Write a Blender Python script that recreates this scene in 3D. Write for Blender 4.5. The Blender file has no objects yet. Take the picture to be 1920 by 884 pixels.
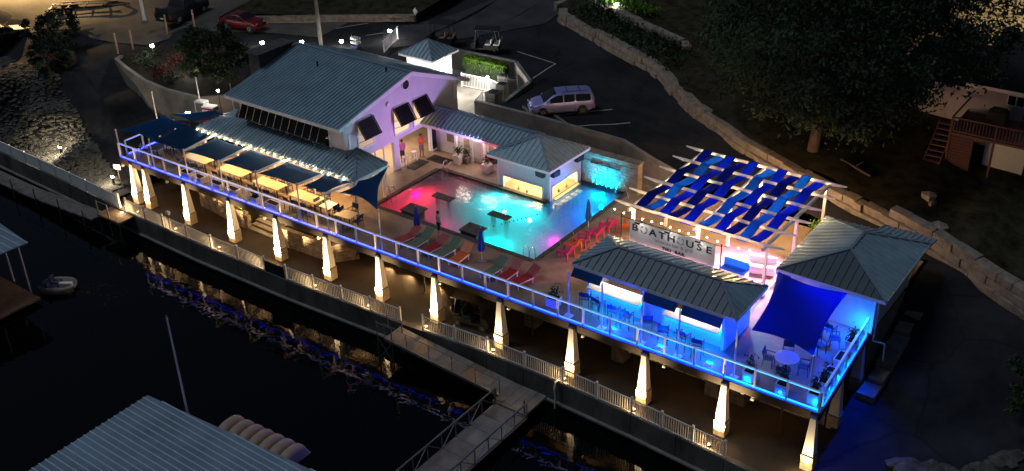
import bpy, bmesh, math, random
import numpy as np
from math import sin, cos, pi, sqrt, radians, atan2, hypot
from mathutils import Vector, Matrix
random.seed(7)
SC = bpy.context.scene
COL = SC.collection
# ---------------------------------------------------------------- camera
F_PX, YAW, PITCH, ROLL = 2037.25, -0.64887, 0.512938, -0.029911
fw = Vector((sin(YAW)*cos(PITCH), cos(YAW)*cos(PITCH), -sin(PITCH)))
r0 = fw.cross(Vector((0, 0, 1))).normalized(); u0 = r0.cross(fw)
rr = cos(ROLL)*r0 + sin(ROLL)*u0; uu = -sin(ROLL)*r0 + cos(ROLL)*u0
cam = bpy.data.cameras.new('camera'); camo = bpy.data.objects.new('camera', cam); COL.objects.link(camo)
camo.matrix_world = Matrix(((rr.x, uu.x, -fw.x, 0), (rr.y, uu.y, -fw.y, 0), (rr.z, uu.z, -fw.z, 32), (0, 0, 0, 1)))
cam.sensor_width = 36; cam.lens = 36*F_PX/1920; cam.clip_start = .5; cam.clip_end = 900
SC.camera = camo
# ---------------------------------------------------------------- night sky, moonlight, exposure
W = bpy.data.worlds.new('World'); SC.world = W; W.use_nodes = True
nt = W.node_tree; bg = nt.nodes['Background']
sky = nt.nodes.new('ShaderNodeTexSky'); sky.sky_type = 'NISHITA'; sky.sun_disc = False
SUN_EL, SUN_AZ = radians(63), radians(240)
sky.sun_elevation = SUN_EL; sky.sun_rotation = SUN_AZ
nt.links.new(sky.outputs[0], bg.inputs[0]); bg.inputs[1].default_value = 0.0048
sl = bpy.data.lights.new('moon', 'SUN'); sl.energy = .25; sl.angle = radians(22); sl.color = (.72, .86, 1)
so = bpy.data.objects.new('moon', sl); COL.objects.link(so)
so.rotation_euler = (pi/2-SUN_EL, 0, pi-SUN_AZ)
SC.view_settings.view_transform = 'Standard'; SC.view_settings.look = 'None'
SC.view_settings.exposure = 1.35; SC.view_settings.gamma = 1; SC.view_settings.use_curve_mapping = False
SC.render.engine = 'CYCLES'
SC.cycles.max_bounces = 6; SC.cycles.diffuse_bounces = 3; SC.cycles.glossy_bounces = 3; SC.cycles.transparent_max_bounces = 12; SC.cycles.volume_bounces = 1
SC.cycles.use_denoising = True; SC.cycles.sample_clamp_indirect = 4; SC.cycles.caustics_reflective = False; SC.cycles.caustics_refractive = False
try:
    SC.cycles.use_light_tree = True
except Exception: pass

# ---------------------------------------------------------------- helpers
ORD = ['first', 'second', 'third', 'fourth', 'fifth', 'sixth', 'seventh', 'eighth', 'ninth', 'tenth', 'eleventh', 'twelfth', 'thirteenth', 'fourteenth', 'fifteenth', 'sixteenth']
MATS = {}
def mat(name, col, rough=.6, metal=0., var=.25, scale=3., bump=0., bscale=None, spec=.5, stretch=None, alpha=None, dirt=None):
    m = bpy.data.materials.new(name); m.use_nodes = True; t = m.node_tree; b = t.nodes['Principled BSDF']
    b.inputs['Roughness'].default_value = rough; b.inputs['Metallic'].default_value = metal
    b.inputs['Specular IOR Level'].default_value = spec
    tc = t.nodes.new('ShaderNodeTexCoord'); mp = t.nodes.new('ShaderNodeMapping'); t.links.new(tc.outputs['Object'], mp.inputs[0])
    if stretch: mp.inputs['Scale'].default_value = stretch
    n = t.nodes.new('ShaderNodeTexNoise'); n.inputs['Scale'].default_value = scale; n.inputs['Detail'].default_value = 6; n.inputs['Roughness'].default_value = .65
    t.links.new(mp.outputs[0], n.inputs['Vector'])
    r = t.nodes.new('ShaderNodeValToRGB'); r.color_ramp.elements[0].position = .3; r.color_ramp.elements[1].position = .72
    lo = [c*(1-var) for c in col]; hi = [min(1, c*(1+var)) for c in col]
    if dirt: lo = dirt
    r.color_ramp.elements[0].color = (*lo, 1); r.color_ramp.elements[1].color = (*hi, 1)
    t.links.new(n.outputs['Fac'], r.inputs[0]); t.links.new(r.outputs[0], b.inputs['Base Color'])
    if bump:
        n2 = t.nodes.new('ShaderNodeTexNoise'); n2.inputs['Scale'].default_value = bscale or scale*4; n2.inputs['Detail'].default_value = 4
        t.links.new(mp.outputs[0], n2.inputs['Vector'])
        bp = t.nodes.new('ShaderNodeBump'); bp.inputs['Strength'].default_value = bump; bp.inputs['Distance'].default_value = .05
        t.links.new(n2.outputs['Fac'], bp.inputs['Height']); t.links.new(bp.outputs[0], b.inputs['Normal'])
    MATS[name] = m; return m
def emis(name, col, st):
    m = bpy.data.materials.new(name); m.use_nodes = True; b = m.node_tree.nodes['Principled BSDF']
    b.inputs['Base Color'].default_value = (*[c*.5 for c in col], 1)
    b.inputs['Emission Color'].default_value = (*col, 1); b.inputs['Emission Strength'].default_value = st
    MATS[name] = m; return m
def clear(name, tint, gl=.12, rough=.02):
    """thin pane: lets light through, reflects a little"""
    m = bpy.data.materials.new(name); m.use_nodes = True; t = m.node_tree; t.nodes.remove(t.nodes['Principled BSDF'])
    o = t.nodes['Material Output']; tr = t.nodes.new('ShaderNodeBsdfTransparent'); tr.inputs[0].default_value = (*tint, 1)
    g = t.nodes.new('ShaderNodeBsdfGlossy'); g.inputs['Roughness'].default_value = rough
    lw = t.nodes.new('ShaderNodeLayerWeight'); pw = t.nodes.new('ShaderNodeMath'); pw.operation = 'POWER'; pw.inputs[1].default_value = 4; t.links.new(lw.outputs['Facing'], pw.inputs[0])
    ad = t.nodes.new('ShaderNodeMath'); ad.operation = 'MULTIPLY_ADD'; ad.inputs[1].default_value = .6; ad.inputs[2].default_value = gl*.3; t.links.new(pw.outputs[0], ad.inputs[0])
    mx = t.nodes.new('ShaderNodeMixShader'); t.links.new(ad.outputs[0], mx.inputs[0]); t.links.new(tr.outputs[0], mx.inputs[1]); t.links.new(g.outputs[0], mx.inputs[2])
    t.links.new(mx.outputs[0], o.inputs[0]); MATS[name] = m; return m
M = MATS
def cloth(name, col, trans, k=.45, rough=.8):
    """woven cloth: diffuse on the lit side, glows when lit from behind"""
    m = mat(name, col, rough, var=.22, scale=4, bump=.08, bscale=70, spec=.2); t = m.node_tree; b = t.nodes['Principled BSDF']; o = t.nodes['Material Output']
    tr = t.nodes.new('ShaderNodeBsdfTranslucent'); tr.inputs[0].default_value = (*trans, 1); mx = t.nodes.new('ShaderNodeMixShader'); mx.inputs[0].default_value = k
    t.links.new(b.outputs[0], mx.inputs[1]); t.links.new(tr.outputs[0], mx.inputs[2]); t.links.new(mx.outputs[0], o.inputs[0]); return m
def wmat(o):
    m = o.matrix_basis.copy()
    if o.parent: m = wmat(o.parent) @ o.matrix_parent_inverse @ m
    return m
def V(*a): return Vector(a)
class MB:
    def __init__(s): s.v = []; s.f = []
    def add(s, vs, fs):
        n = len(s.v); s.v += [tuple(p) for p in vs]; s.f += [tuple(n+i for i in f) for f in fs]; return s
    def box(s, x0, x1, y0, y1, z0, z1):
        return s.add([(x0,y0,z0),(x1,y0,z0),(x1,y1,z0),(x0,y1,z0),(x0,y0,z1),(x1,y0,z1),(x1,y1,z1),(x0,y1,z1)],
                     [(0,3,2,1),(4,5,6,7),(0,1,5,4),(1,2,6,5),(2,3,7,6),(3,0,4,7)])
    def obox(s, c, sx, sy, sz, rz=0, tilt=None):
        m = Matrix.Translation(Vector(c)) @ Matrix.Rotation(rz, 4, 'Z')
        if tilt: m = m @ Matrix.Rotation(tilt[1], 4, tilt[0])
        vs = [m @ Vector((a*sx/2, b*sy/2, d*sz/2)) for d in (-1, 1) for a, b in ((-1,-1),(1,-1),(1,1),(-1,1))]
        return s.add(vs, [(0,3,2,1),(4,5,6,7),(0,1,5,4),(1,2,6,5),(2,3,7,6),(3,0,4,7)])
    def bar(s, p, q, w, h=None, up=(0,0,1)):
        p = Vector(p); q = Vector(q); h = h or w; d = (q-p).normalized(); u = Vector(up)
        if abs(d.dot(u)) > .98: u = Vector((0, 1, 0))
        a = d.cross(u).normalized(); b = a.cross(d)
        vs = [c + a*i*w/2 + b*j*h/2 for c in (p, q) for i, j in ((-1,-1),(1,-1),(1,1),(-1,1))]
        return s.add(vs, [(0,3,2,1),(4,5,6,7),(0,1,5,4),(1,2,6,5),(2,3,7,6),(3,0,4,7)])
    def tube(s, p, q, r0, r1=None, n=8, cap=True):
        p = Vector(p); q = Vector(q); r1 = r0 if r1 is None else r1; d = (q-p).normalized()
        u = Vector((0,0,1)) if abs(d.z) < .95 else Vector((1,0,0)); a = d.cross(u).normalized(); b = d.cross(a)
        vs = [c + (a*cos(2*pi*i/n)+b*sin(2*pi*i/n))*r for c, r in ((p, r0), (q, r1)) for i in range(n)]
        fs = [(i, n+i, n+(i+1) % n, (i+1) % n) for i in range(n)]
        if cap: fs += [tuple(range(n)), tuple(reversed(range(n, 2*n)))]
        return s.add(vs, fs)
    def path(s, pts, r, n=6):
        for a, b in zip(pts, pts[1:]): s.tube(a, b, r, r, n)
        return s
    def slab(s, pts, d):
        pts = [Vector(p) for p in pts]; d = Vector(d); n = len(pts)
        return s.add(pts + [p+d for p in pts], [tuple(range(n)), tuple(reversed(range(n, 2*n)))] + [(i, n+i, n+(i+1) % n, (i+1) % n) for i in range(n)])
    def prism(s, poly, z0, z1): return s.slab([(x, y, z1) for x, y in poly], (0, 0, z0-z1))
    def frust(s, cx, cy, z0, z1, w0, w1, d0=None, d1=None):
        d0 = d0 or w0; d1 = d1 or w1
        vs = [(cx+a*w/2, cy+b*d/2, z) for z, w, d in ((z0, w0, d0), (z1, w1, d1)) for a, b in ((-1,-1),(1,-1),(1,1),(-1,1))]
        return s.add(vs, [(0,3,2,1),(4,5,6,7),(0,1,5,4),(1,2,6,5),(2,3,7,6),(3,0,4,7)])
    def lathe(s, prof, c=(0,0,0), n=12):
        vs = [(c[0]+r*cos(2*pi*i/n), c[1]+r*sin(2*pi*i/n), c[2]+z) for r, z in prof for i in range(n)]; k = len(prof)
        fs = [(j*n+i, j*n+(i+1) % n, (j+1)*n+(i+1) % n, (j+1)*n+i) for j in range(k-1) for i in range(n)]
        return s.add(vs, fs + [tuple(reversed(range(n))), tuple(range((k-1)*n, k*n))])
    def sphere(s, c, r, n=8, sq=(1,1,1)):
        vs = []; m = n//2
        for j in range(1, m):
            for i in range(n):
                t = pi*j/m; a = 2*pi*i/n; vs.append((c[0]+r*sq[0]*sin(t)*cos(a), c[1]+r*sq[1]*sin(t)*sin(a), c[2]+r*sq[2]*cos(t)))
        vs += [(c[0], c[1], c[2]+r*sq[2]), (c[0], c[1], c[2]-r*sq[2])]; T = len(vs)-2
        fs = [(j*n+i, (j+1)*n+i, (j+1)*n+(i+1) % n, j*n+(i+1) % n) for j in range(m-2) for i in range(n)]
        fs += [(T, i, (i+1) % n) for i in range(n)] + [(T+1, (m-2)*n+(i+1) % n, (m-2)*n+i) for i in range(n)]
        return s.add(vs, fs)
    def grid(s, P):
        r, c = len(P), len(P[0])
        return s.add([p for row in P for p in row], [(i*c+j, i*c+j+1, (i+1)*c+j+1, (i+1)*c+j) for i in range(r-1) for j in range(c-1)])
    def mesh(s, name, m, smooth=False):
        me = bpy.data.meshes.new(name); me.from_pydata(s.v, [], s.f); me.update()
        if m: me.materials.append(m)
        if smooth:
            for p in me.polygons: p.use_smooth = True
        return me
    def build(s, name, m, parent=None, local=False, smooth=False, bevel=0):
        o = bpy.data.objects.new(name, s.mesh(name, m, smooth)); COL.objects.link(o)
        if parent:
            o.parent = parent
            if not local: o.matrix_parent_inverse = wmat(parent).inverted()
        if bevel:
            b = o.modifiers.new('bevel', 'BEVEL'); b.width = bevel; b.segments = 2; b.limit_method = 'ANGLE'
        return o
def tag(o, label=None, cat=None, group=None, kind=None):
    if label: o['label'] = label
    if cat: o['category'] = cat
    if group: o['group'] = group
    if kind: o['kind'] = kind
    return o
def thing(name, label, cat, loc=(0,0,0), rz=0, group=None):
    o = bpy.data.objects.new(name, None); COL.objects.link(o); o.location = loc; o.rotation_euler.z = rz; o.empty_display_size = .2
    return tag(o, label, cat, group)
def struct(o): o['kind'] = 'structure'; return o
def kids(o): return [c for c in bpy.data.objects if c.parent == o]
def copy_tree(root, loc=None, rz=None, label=None, group=None, sc=None, tree=None):
    """tree: children listing made once for a prototype"""
    tree = tree or make_tree(root)
    def cp(node, par):
        o, ch = node; c = o.copy(); COL.objects.link(c); c.parent = par
        for k in ch: cp(k, c)
        return c
    c = cp(tree, None)
    if loc is not None: c.location = loc
    if rz is not None: c.rotation_euler.z = rz
    if sc is not None: c.scale = (sc, sc, sc)
    if label: c['label'] = label
    if group: c['group'] = group
    return c
def make_tree(o): return (o, [make_tree(c) for c in kids(o)])
def link_copy(src, name, parent, matrix):
    """same mesh data, placed by a world matrix under a parent"""
    o = bpy.data.objects.new(name, src); COL.objects.link(o); o.matrix_basis = matrix
    if parent: o.parent = parent; o.matrix_parent_inverse = wmat(parent).inverted()
    return o
def light(name, typ, loc, power, col=(1,1,1), r=.1, parent=None, to=None, cone=60, blend=.6, sx=1, sy=None, spread=None):
    l = bpy.data.lights.new(name, typ); l.energy = power; l.color = col
    if typ == 'AREA':
        l.shape = 'RECTANGLE'; l.size = sx; l.size_y = sy or sx
        if spread: l.spread = radians(spread)
    else: l.shadow_soft_size = r
    if typ == 'SPOT': l.spot_size = radians(cone); l.spot_blend = blend
    o = bpy.data.objects.new(name, l); COL.objects.link(o); o.location = loc
    if to is not None: o.rotation_euler = (Vector(to)-Vector(loc)).to_track_quat('-Z', 'Y').to_euler()
    if parent: o.parent = parent; o.matrix_parent_inverse = wmat(parent).inverted()
    return o
def clip(poly, axis, lo, hi):
    for sgn, lim in ((1, lo), (-1, -hi)):
        out = []
        for i, p in enumerate(poly):
            q = poly[(i+1) % len(poly)]; a = sgn*p.dot(axis)-lim; b = sgn*q.dot(axis)-lim
            if a >= -1e-9: out.append(p)
            if (a > 1e-9 and b < -1e-9) or (a < -1e-9 and b > 1e-9): out.append(p+(q-p)*(a/(a-b)))
        poly = out
        if len(poly) < 3: return []
    return poly
def roof_face(roof, poly, along, step, m, cap=None, seam=.085, sm=None, gap=.022):
    """standing-seam panels: each strip of the face is one panel with its raised seam"""
    poly = [Vector(p) for p in poly]; e = Vector(along).normalized()
    n = (poly[1]-poly[0]).cross(poly[2]-poly[0]).normalized()
    if n.z < 0: n = -n; poly.reverse()
    e = (e - n*e.dot(n)).normalized(); d = n.cross(e)
    lo = min(p.dot(e) for p in poly); hi = max(p.dot(e) for p in poly); k = max(1, round((hi-lo)/step)); st = (hi-lo)/k
    u_ = MB(); u_.slab([p-n*.06 for p in poly], -n*.02); u_.build('roof_underlay', M['black'], roof)
    for i in range(k):
        a = lo+i*st; c = clip(poly, e, a, a+st-gap)
        if len(c) < 3: continue
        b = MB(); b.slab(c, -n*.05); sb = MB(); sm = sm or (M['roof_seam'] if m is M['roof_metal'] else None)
        on = [p for p in c if abs(p.dot(e)-a) < 1e-4]
        if len(on) >= 2:
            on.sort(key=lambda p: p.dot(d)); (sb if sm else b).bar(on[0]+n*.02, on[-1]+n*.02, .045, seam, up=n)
        b.build('roof_panel', m, roof)
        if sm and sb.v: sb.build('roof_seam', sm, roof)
def poly_at(line, x):
    for (x0, y0), (x1, y1) in zip(line, line[1:]):
        if x0 <= x <= x1: return y0+(y1-y0)*(x-x0)/(x1-x0)
    return line[0][1] if x < line[0][0] else line[-1][1]
# ---------------------------------------------------------------- materials
mat('asphalt', (.024,.023,.027), .9, var=.65, scale=.28, bump=.25, bscale=60, spec=.2)
_t = M['asphalt'].node_tree; _b = _t.nodes['Principled BSDF']; _v = _t.nodes.new('ShaderNodeTexVoronoi'); _v.feature = 'DISTANCE_TO_EDGE'; _v.inputs['Scale'].default_value = .16; _c = _t.nodes.new('ShaderNodeTexCoord'); _n = _t.nodes.new('ShaderNodeTexNoise'); _n.inputs['Scale'].default_value = .5; _mx = _t.nodes.new('ShaderNodeMixRGB'); _mx.inputs[0].default_value = .35
_t.links.new(_c.outputs['Object'], _n.inputs['Vector']); _t.links.new(_c.outputs['Object'], _mx.inputs[1]); _t.links.new(_n.outputs['Color'], _mx.inputs[2]); _mx.blend_type = 'ADD'; _mx.inputs[0].default_value = 2.2; _t.links.new(_mx.outputs[0], _v.inputs['Vector'])
_r = _t.nodes.new('ShaderNodeValToRGB'); _r.color_ramp.elements[0].position = .004; _r.color_ramp.elements[0].color = (.6,.6,.6,1); _r.color_ramp.elements[1].position = .012; _r.color_ramp.elements[1].color = (1,1,1,1); _t.links.new(_v.outputs['Distance'], _r.inputs[0])
_m2 = _t.nodes.new('ShaderNodeMixRGB'); _m2.blend_type = 'MULTIPLY'; _m2.inputs[0].default_value = 1; _old = _b.inputs['Base Color'].links[0].from_socket; _t.links.new(_old, _m2.inputs[1]); _t.links.new(_r.outputs[0], _m2.inputs[2]); _t.links.new(_m2.outputs[0], _b.inputs['Base Color'])
mat('old_asphalt', (.065,.06,.066), .9, var=.4, scale=.35, bump=.2, bscale=40, spec=.2)
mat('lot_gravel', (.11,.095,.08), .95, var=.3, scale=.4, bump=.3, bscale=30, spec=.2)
mat('lawn', (.04,.033,.019), .95, var=.8, scale=1.1, bump=.8, bscale=14, spec=.1)
mat('soil', (.02,.016,.012), .95, var=.5, scale=1.2, bump=.6, spec=.1)
mat('foundation', (.26,.25,.25), .7, var=.15)
mat('promenade', (.038,.03,.023), .85, var=.45, scale=.5, bump=.15, bscale=25, spec=.3)
mat('deck_tan', (.24,.17,.12), .55, var=.4, scale=.8, bump=.08, bscale=20)
mat('fascia', (.028,.02,.018), .7)
mat('concrete', (.22,.2,.18), .85, var=.35, scale=.8, bump=.2, bscale=12, spec=.3)
mat('seawall', (.1,.095,.085), .85, var=.6, scale=.7, bump=.25, bscale=9, spec=.3, stretch=(1,1,.35))
mat('white', (.78,.77,.78), .5, var=.05, scale=2)
mat('siding', (.62,.6,.68), .6, var=.06, scale=1.5, bump=.05, bscale=30)
mat('trim', (.8,.79,.82), .45, var=.04)
mat('roof_metal', (.26,.36,.43), .42, metal=.15, var=.28, scale=.8, bump=.03, bscale=8)
mat('roof_seam', (.4,.51,.58), .4, metal=.15, var=.12)  # panel metal lightened: the light the ribs catch is painted in
mat('roof_dark', (.062,.082,.105), .4, metal=.25, var=.2, scale=1.2, bump=.03, bscale=8)  # darker copy of the roof metal: shade painted onto the front slopes
mat('roof_cap', (.24,.31,.4), .4, metal=.25, var=.1)
mat('dock_roof', (.2,.27,.34), .45, metal=.2, var=.28, scale=.5, bump=.04, bscale=5)
cloth('sail_blue', (.008,.03,.3), (.01,.09,.8), .5)
cloth('navy', (.01,.055,.16), (.03,.2,.38), .5)
cloth('royal', (.012,.035,.42), (.02,.09,.85), .65)
cloth('blue_cloth', (.02,.12,.5), (.05,.3,.92), .65)
cloth('navy_dark', (.008,.02,.22), (.01,.03,.5), .5)
mat('shutter', (.007,.0065,.008), .55, var=.2)
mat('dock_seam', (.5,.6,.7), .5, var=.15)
mat('stone', (.27,.22,.18), .85, var=.4, scale=2.2, bump=.5, bscale=8, spec=.25)
mat('plinth_stone', (.5,.41,.3), .85, var=.3, scale=3, bump=.4, bscale=9, spec=.25)
mat('stone_dark', (.09,.08,.078), .9, var=.5, scale=2.5, bump=.5, bscale=9, spec=.2)
mat('rock', (.1,.09,.076), .9, var=.5, scale=1.2, bump=.6, bscale=7, spec=.2)
mat('wood', (.2,.13,.08), .7, var=.35, scale=2, stretch=(6,1,1))
mat('table_top', (.62,.46,.27), .45, var=.15, scale=2)
mat('gangway', (.2,.17,.15), .8, var=.35, scale=1.3, bump=.15, spec=.3)
mat('steel', (.2,.19,.19), .5, metal=.6, var=.25)
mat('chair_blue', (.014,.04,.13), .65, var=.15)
mat('dark_metal', (.03,.03,.033), .5, metal=.4, var=.2)
mat('black', (.01,.01,.011), .6, var=.2)
mat('rubber', (.012,.012,.012), .8, var=.2)
mat('glass_dark', (.01,.012,.016), .06, var=.1, spec=.6)
mat('red', (.34,.012,.018), .5, var=.15); mat('orange', (.65,.13,.015), .5, var=.15); mat('magenta', (.6,.03,.16), .5, var=.15)
mat('green_cloth', (.11,.17,.1), .7, var=.15); mat('umbrella_blue', (.03,.12,.36), .7, var=.2)
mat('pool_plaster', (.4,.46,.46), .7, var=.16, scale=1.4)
mat('pool_tile', (.05,.07,.09), .3, var=.3, scale=5)
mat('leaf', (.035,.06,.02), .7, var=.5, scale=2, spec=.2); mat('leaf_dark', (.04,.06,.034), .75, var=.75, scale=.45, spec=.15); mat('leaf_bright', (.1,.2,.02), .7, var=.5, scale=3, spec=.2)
mat('bark', (.07,.042,.034), .9, var=.4, scale=4, bump=.5)
mat('stripe', (.42,.4,.38), .8, var=.3, scale=3)
mat('van_paint', (.29,.3,.66), .3, metal=.3, var=.04); mat('red_paint', (.16,.006,.01), .3, metal=.2, var=.05)
mat('chrome', (.6,.6,.62), .2, metal=.9, var=.05)
mat('skin', (.42,.26,.19), .6, var=.1); mat('skin_dark', (.2,.11,.07), .6, var=.1)
mat('hair', (.02,.014,.01), .7); mat('shirt_orange', (.65,.1,.03), .75); mat('shirt_pink', (.6,.15,.3), .75); mat('shorts', (.02,.02,.03), .8); mat('shorts_grey', (.16,.16,.2), .8)
mat('leaf_red', (.09,.02,.018), .75, var=.5, scale=3, spec=.2); mat('red_wood', (.12,.045,.04), .7, var=.3, scale=3, stretch=(1,1,3)); mat('shingle', (.012,.011,.013), .9, var=.3, bump=.3)
mat('house_wall', (.46,.41,.42), .7, var=.1, scale=1); mat('tan_canvas', (.42,.28,.21), .8, var=.15)
mat('sign_face', (.72,.7,.7), .6, var=.04); mat('ink', (.03,.02,.025), .6); mat('ink_grey', (.28,.27,.27), .6)
clear('glass', (.95,.97,1), .04); clear('window_glass', (.55,.5,.45), .3)
emis('led_blue', (.06,.22,1), 7.5); emis('led_cyan', (.05,.5,1), 5.); emis('bulb', (1,.62,.24), 22); emis('bulb_white', (1,.93,.8), 26)
emis('lens_warm', (1,.68,.3), 3); emis('window_warm', (1,.72,.36), .35); emis('window_dim', (1,.7,.4), .12); emis('lamp_head', (1,.98,.9), 30)
# ================================================================ SETTING
SEA = [(-140,38.6),(-95,38.4),(-79,38.1),(-69.6,37.8),(-62.5,37.45),(-55,37.25),(-46,37.35),(-37,37.75),(-31,38.2),(-26,38.25),(-21.7,38.1),(-16.3,37.75),(-8,37.1),(20,35.5),(90,30)]
LOT = [(-64,44,0),(-60,46,.4),(-57.4,50,1.2),(-57,57,2.),(-54,64,2.4),(-47,64.5,2.4),(-43,62,2.25),(-43,57,2.15),(-38,57,2.1),(-33,57,1.9),(-30,56.5,1.3),(-26,57,1.1),(-22,57,.9),(-17,57,.5),(-13,56,0),
 (-9,53,-.9),(-10,49,-2),(-8,46,-2.8),(-4,43,-3.1),(-12,46,-2.9),(2,48,-1.6),(5,40,-3.2),(-12,40,-3.2),(-8,38,-3.2),(-35,61,2.),(-31,62,1.6),(-27,59.5,1.2),(-40,66,2.3),(-50,70,2.5),(-60,62,2.4),(-68,58,2.5),
 (-75,58,2.6),(-66,66,2.7),(-60,80,3.2),(-45,80,3.),(-80,70,3.2),(-90,60,3.2),(-95,50,3.),(-85,50,2.4),(-80,46,1.),(-82,49,1.4),(-75,46.5,-.4),(-70,45,-1.4),(-67,43,-2.4),(-66,40.5,-3.1),(-66,45.5,-.8),
 (-68,39,-3.2),(-75,39.3,-3.2),(-82,39.3,-3.2),(-72,41.2,-2.2),(-78,42.8,-.8),(-86,43.5,.5),(-90,40,-2.6),(-95,45,1.5),(-60,120,6),(-110,90,5),(-140,60,4),(0,120,6),(60,60,0),(60,36,-3.2),(-110,40,-2.5)]
LA = np.array(LOT, float)
def hlot(x, y):
    w = 1/((LA[:,0]-x)**2+(LA[:,1]-y)**2+.6)**2.2
    return float((w*LA[:,2]).sum()/w.sum())
SL = [(-51.5,75.6),(-50.2,73.6),(-44.7,71),(-37.8,67.8),(-32,63.6),(-26.6,60.8),(-22.1,59.1),(-18.4,58.2),(-13.3,56.9),(-7.5,54.6),(0,51.5),(12,47),(60,30)]
def heightmesh(name, m, xs, front, rows, hf, back=None):
    P = []
    for x in xs:
        y0 = front(x); col = []
        for t in rows:
            y = y0+t if back is None else min(y0+t, back)
            col.append((x, y, hf(x, y)))
        P.append(col)
    b = MB(); b.grid(P)
    o = struct(b.build(name, m, smooth=True)); return o
ROWS = [0]+[.45*i for i in range(1, 60)]+[27+1.6*i for i in range(40)]+[95, 110, 130, 160, 220]
CW = [(-64.2,43.5),(-60,45.5),(-57.5,47),(-57.4,57),(-54,57),(-53.95,62.9),(-47.1,63.4),(-44,60.9),(-43.9,56.5),(-40.4,56.5),(-33.3,56.3),(-30.8,55.8),(-29.3,55.5),(-29.2,56),(-12.9,56)]
def xs_of(a, b, st, extra=()):
    n = int((b-a)/st); return sorted(set([round(a+(b-a)*i/n, 3) for i in range(n+1)]+[e for e in extra if a <= e <= b]))
heightmesh('parking_lot', M['asphalt'], xs_of(-64.2,-12.9,.8,[p[0] for p in CW]), lambda x: poly_at(CW, x), ROWS, hlot)
heightmesh('ramp_road', M['asphalt'], xs_of(-150,-64.1,.9), lambda x: poly_at(SEA, x)+.2, ROWS, lambda x, y: hlot(x, y)-.006)
heightmesh('shore_road', M['asphalt'], xs_of(-13,90,1.), lambda x: poly_at(SEA, x)+.2, ROWS, lambda x, y: hlot(x, y)-.006)
# gravel yard beyond the ramp, under the street lamp: pale sheet over the asphalt
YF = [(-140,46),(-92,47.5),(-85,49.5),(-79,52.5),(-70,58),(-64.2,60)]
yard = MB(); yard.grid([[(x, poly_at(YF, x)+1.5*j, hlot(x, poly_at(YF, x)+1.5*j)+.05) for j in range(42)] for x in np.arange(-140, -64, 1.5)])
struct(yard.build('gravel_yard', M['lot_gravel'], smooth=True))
orow = MB(); LWR = [V(-58.5,60.6,0),V(-54.6,66,0),V(-52.6,69.2,0),V(-50.8,72.6,0),V(-52.2,80,0),V(-50,95,0)]; UPR = [V(-61.6,64.2,0),V(-59.6,68.4,0),V(-58.6,71.8,0),V(-57.2,77,0),V(-58,83,0),V(-58,95,0)]
def lerp_line(L, t): i = min(int(t*(len(L)-1)), len(L)-2); return L[i].lerp(L[i+1], t*(len(L)-1)-i)
orow.grid([[(lambda p: (p.x, p.y, hlot(p.x,p.y)+.05))(lerp_line(LWR,t).lerp(lerp_line(UPR,t),k)) for k in np.linspace(0,1,8)] for t in np.linspace(0,1,30)]); struct(orow.build('old_road', M['old_asphalt'], smooth=True))
def hlawn(x, y): return hlot(x, poly_at(SL, x)) + (1.0 if x > -30 else .75) + .07*(y-poly_at(SL, x)) + .12*sin(x*.7)*sin(y*.5)
heightmesh('lawn', M['lawn'], xs_of(-51.3,60,1.), lambda x: poly_at(SL, x)+.45, ROWS, hlawn)
pr_ = MB(); pr_.grid([[(x, y, -3.2) for y in np.linspace(poly_at(SEA, x)+.2, 47.5, 8)] for x in xs_of(-64.3,-12.8,1.2)])
struct(pr_.build('promenade', M['promenade']))
wm = bpy.data.materials.new('lake'); wm.use_nodes = True; t = wm.node_tree; b = t.nodes['Principled BSDF']
b.inputs['Base Color'].default_value = (.0012,.0014,.0018,1); b.inputs['Roughness'].default_value = .03; b.inputs['IOR'].default_value = 1.33
tc = t.nodes.new('ShaderNodeTexCoord'); n1 = t.nodes.new('ShaderNodeTexNoise'); n1.inputs['Scale'].default_value = 1.7; n1.inputs['Detail'].default_value = 2; n1.inputs['Roughness'].default_value = .4; n1.inputs['Distortion'].default_value = .6
bp = t.nodes.new('ShaderNodeBump'); bp.inputs['Strength'].default_value = .16; bp.inputs['Distance'].default_value = .06
t.links.new(tc.outputs['Object'], n1.inputs['Vector']); t.links.new(n1.outputs['Fac'], bp.inputs['Height']); t.links.new(bp.outputs[0], b.inputs['Normal'])
wt = MB(); wt.add([(-260,-160,-4.7),(160,-160,-4.7),(160,44,-4.7),(-260,44,-4.7)], [(0,1,2,3)]); struct(wt.build('lake', wm))
# ---- seawall: cast panels along the shore
sw = thing('seawall', 'stained grey concrete seawall dropping from the lower walk into the lake', 'wall', (-46,37.3,-3.2))
xs = [-95,-88,-81,-74.5,-69.6,-66,-62.5,-58.5,-54.5,-50.5,-46,-41.5,-37,-34,-31,-28.5,-26,-21.7,-19,-16.3,-12,-8,-2,6,20]
for i, (a, c) in enumerate(zip(xs, xs[1:])):
    ya, yc = poly_at(SEA, a), poly_at(SEA, c); p = MB()
    p.prism([(a+.015, ya), (c-.015, yc), (c-.015, yc+.35), (a+.015, ya+.35)], -6.5, -3.14); p.build('wall_panel', M['seawall'], sw)
    q = MB(); q.bar((a, ya-.09, -4.45), (c, yc-.09, -4.45), .2, .1); q.build('waterline_ledge', M['concrete'], sw)
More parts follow.
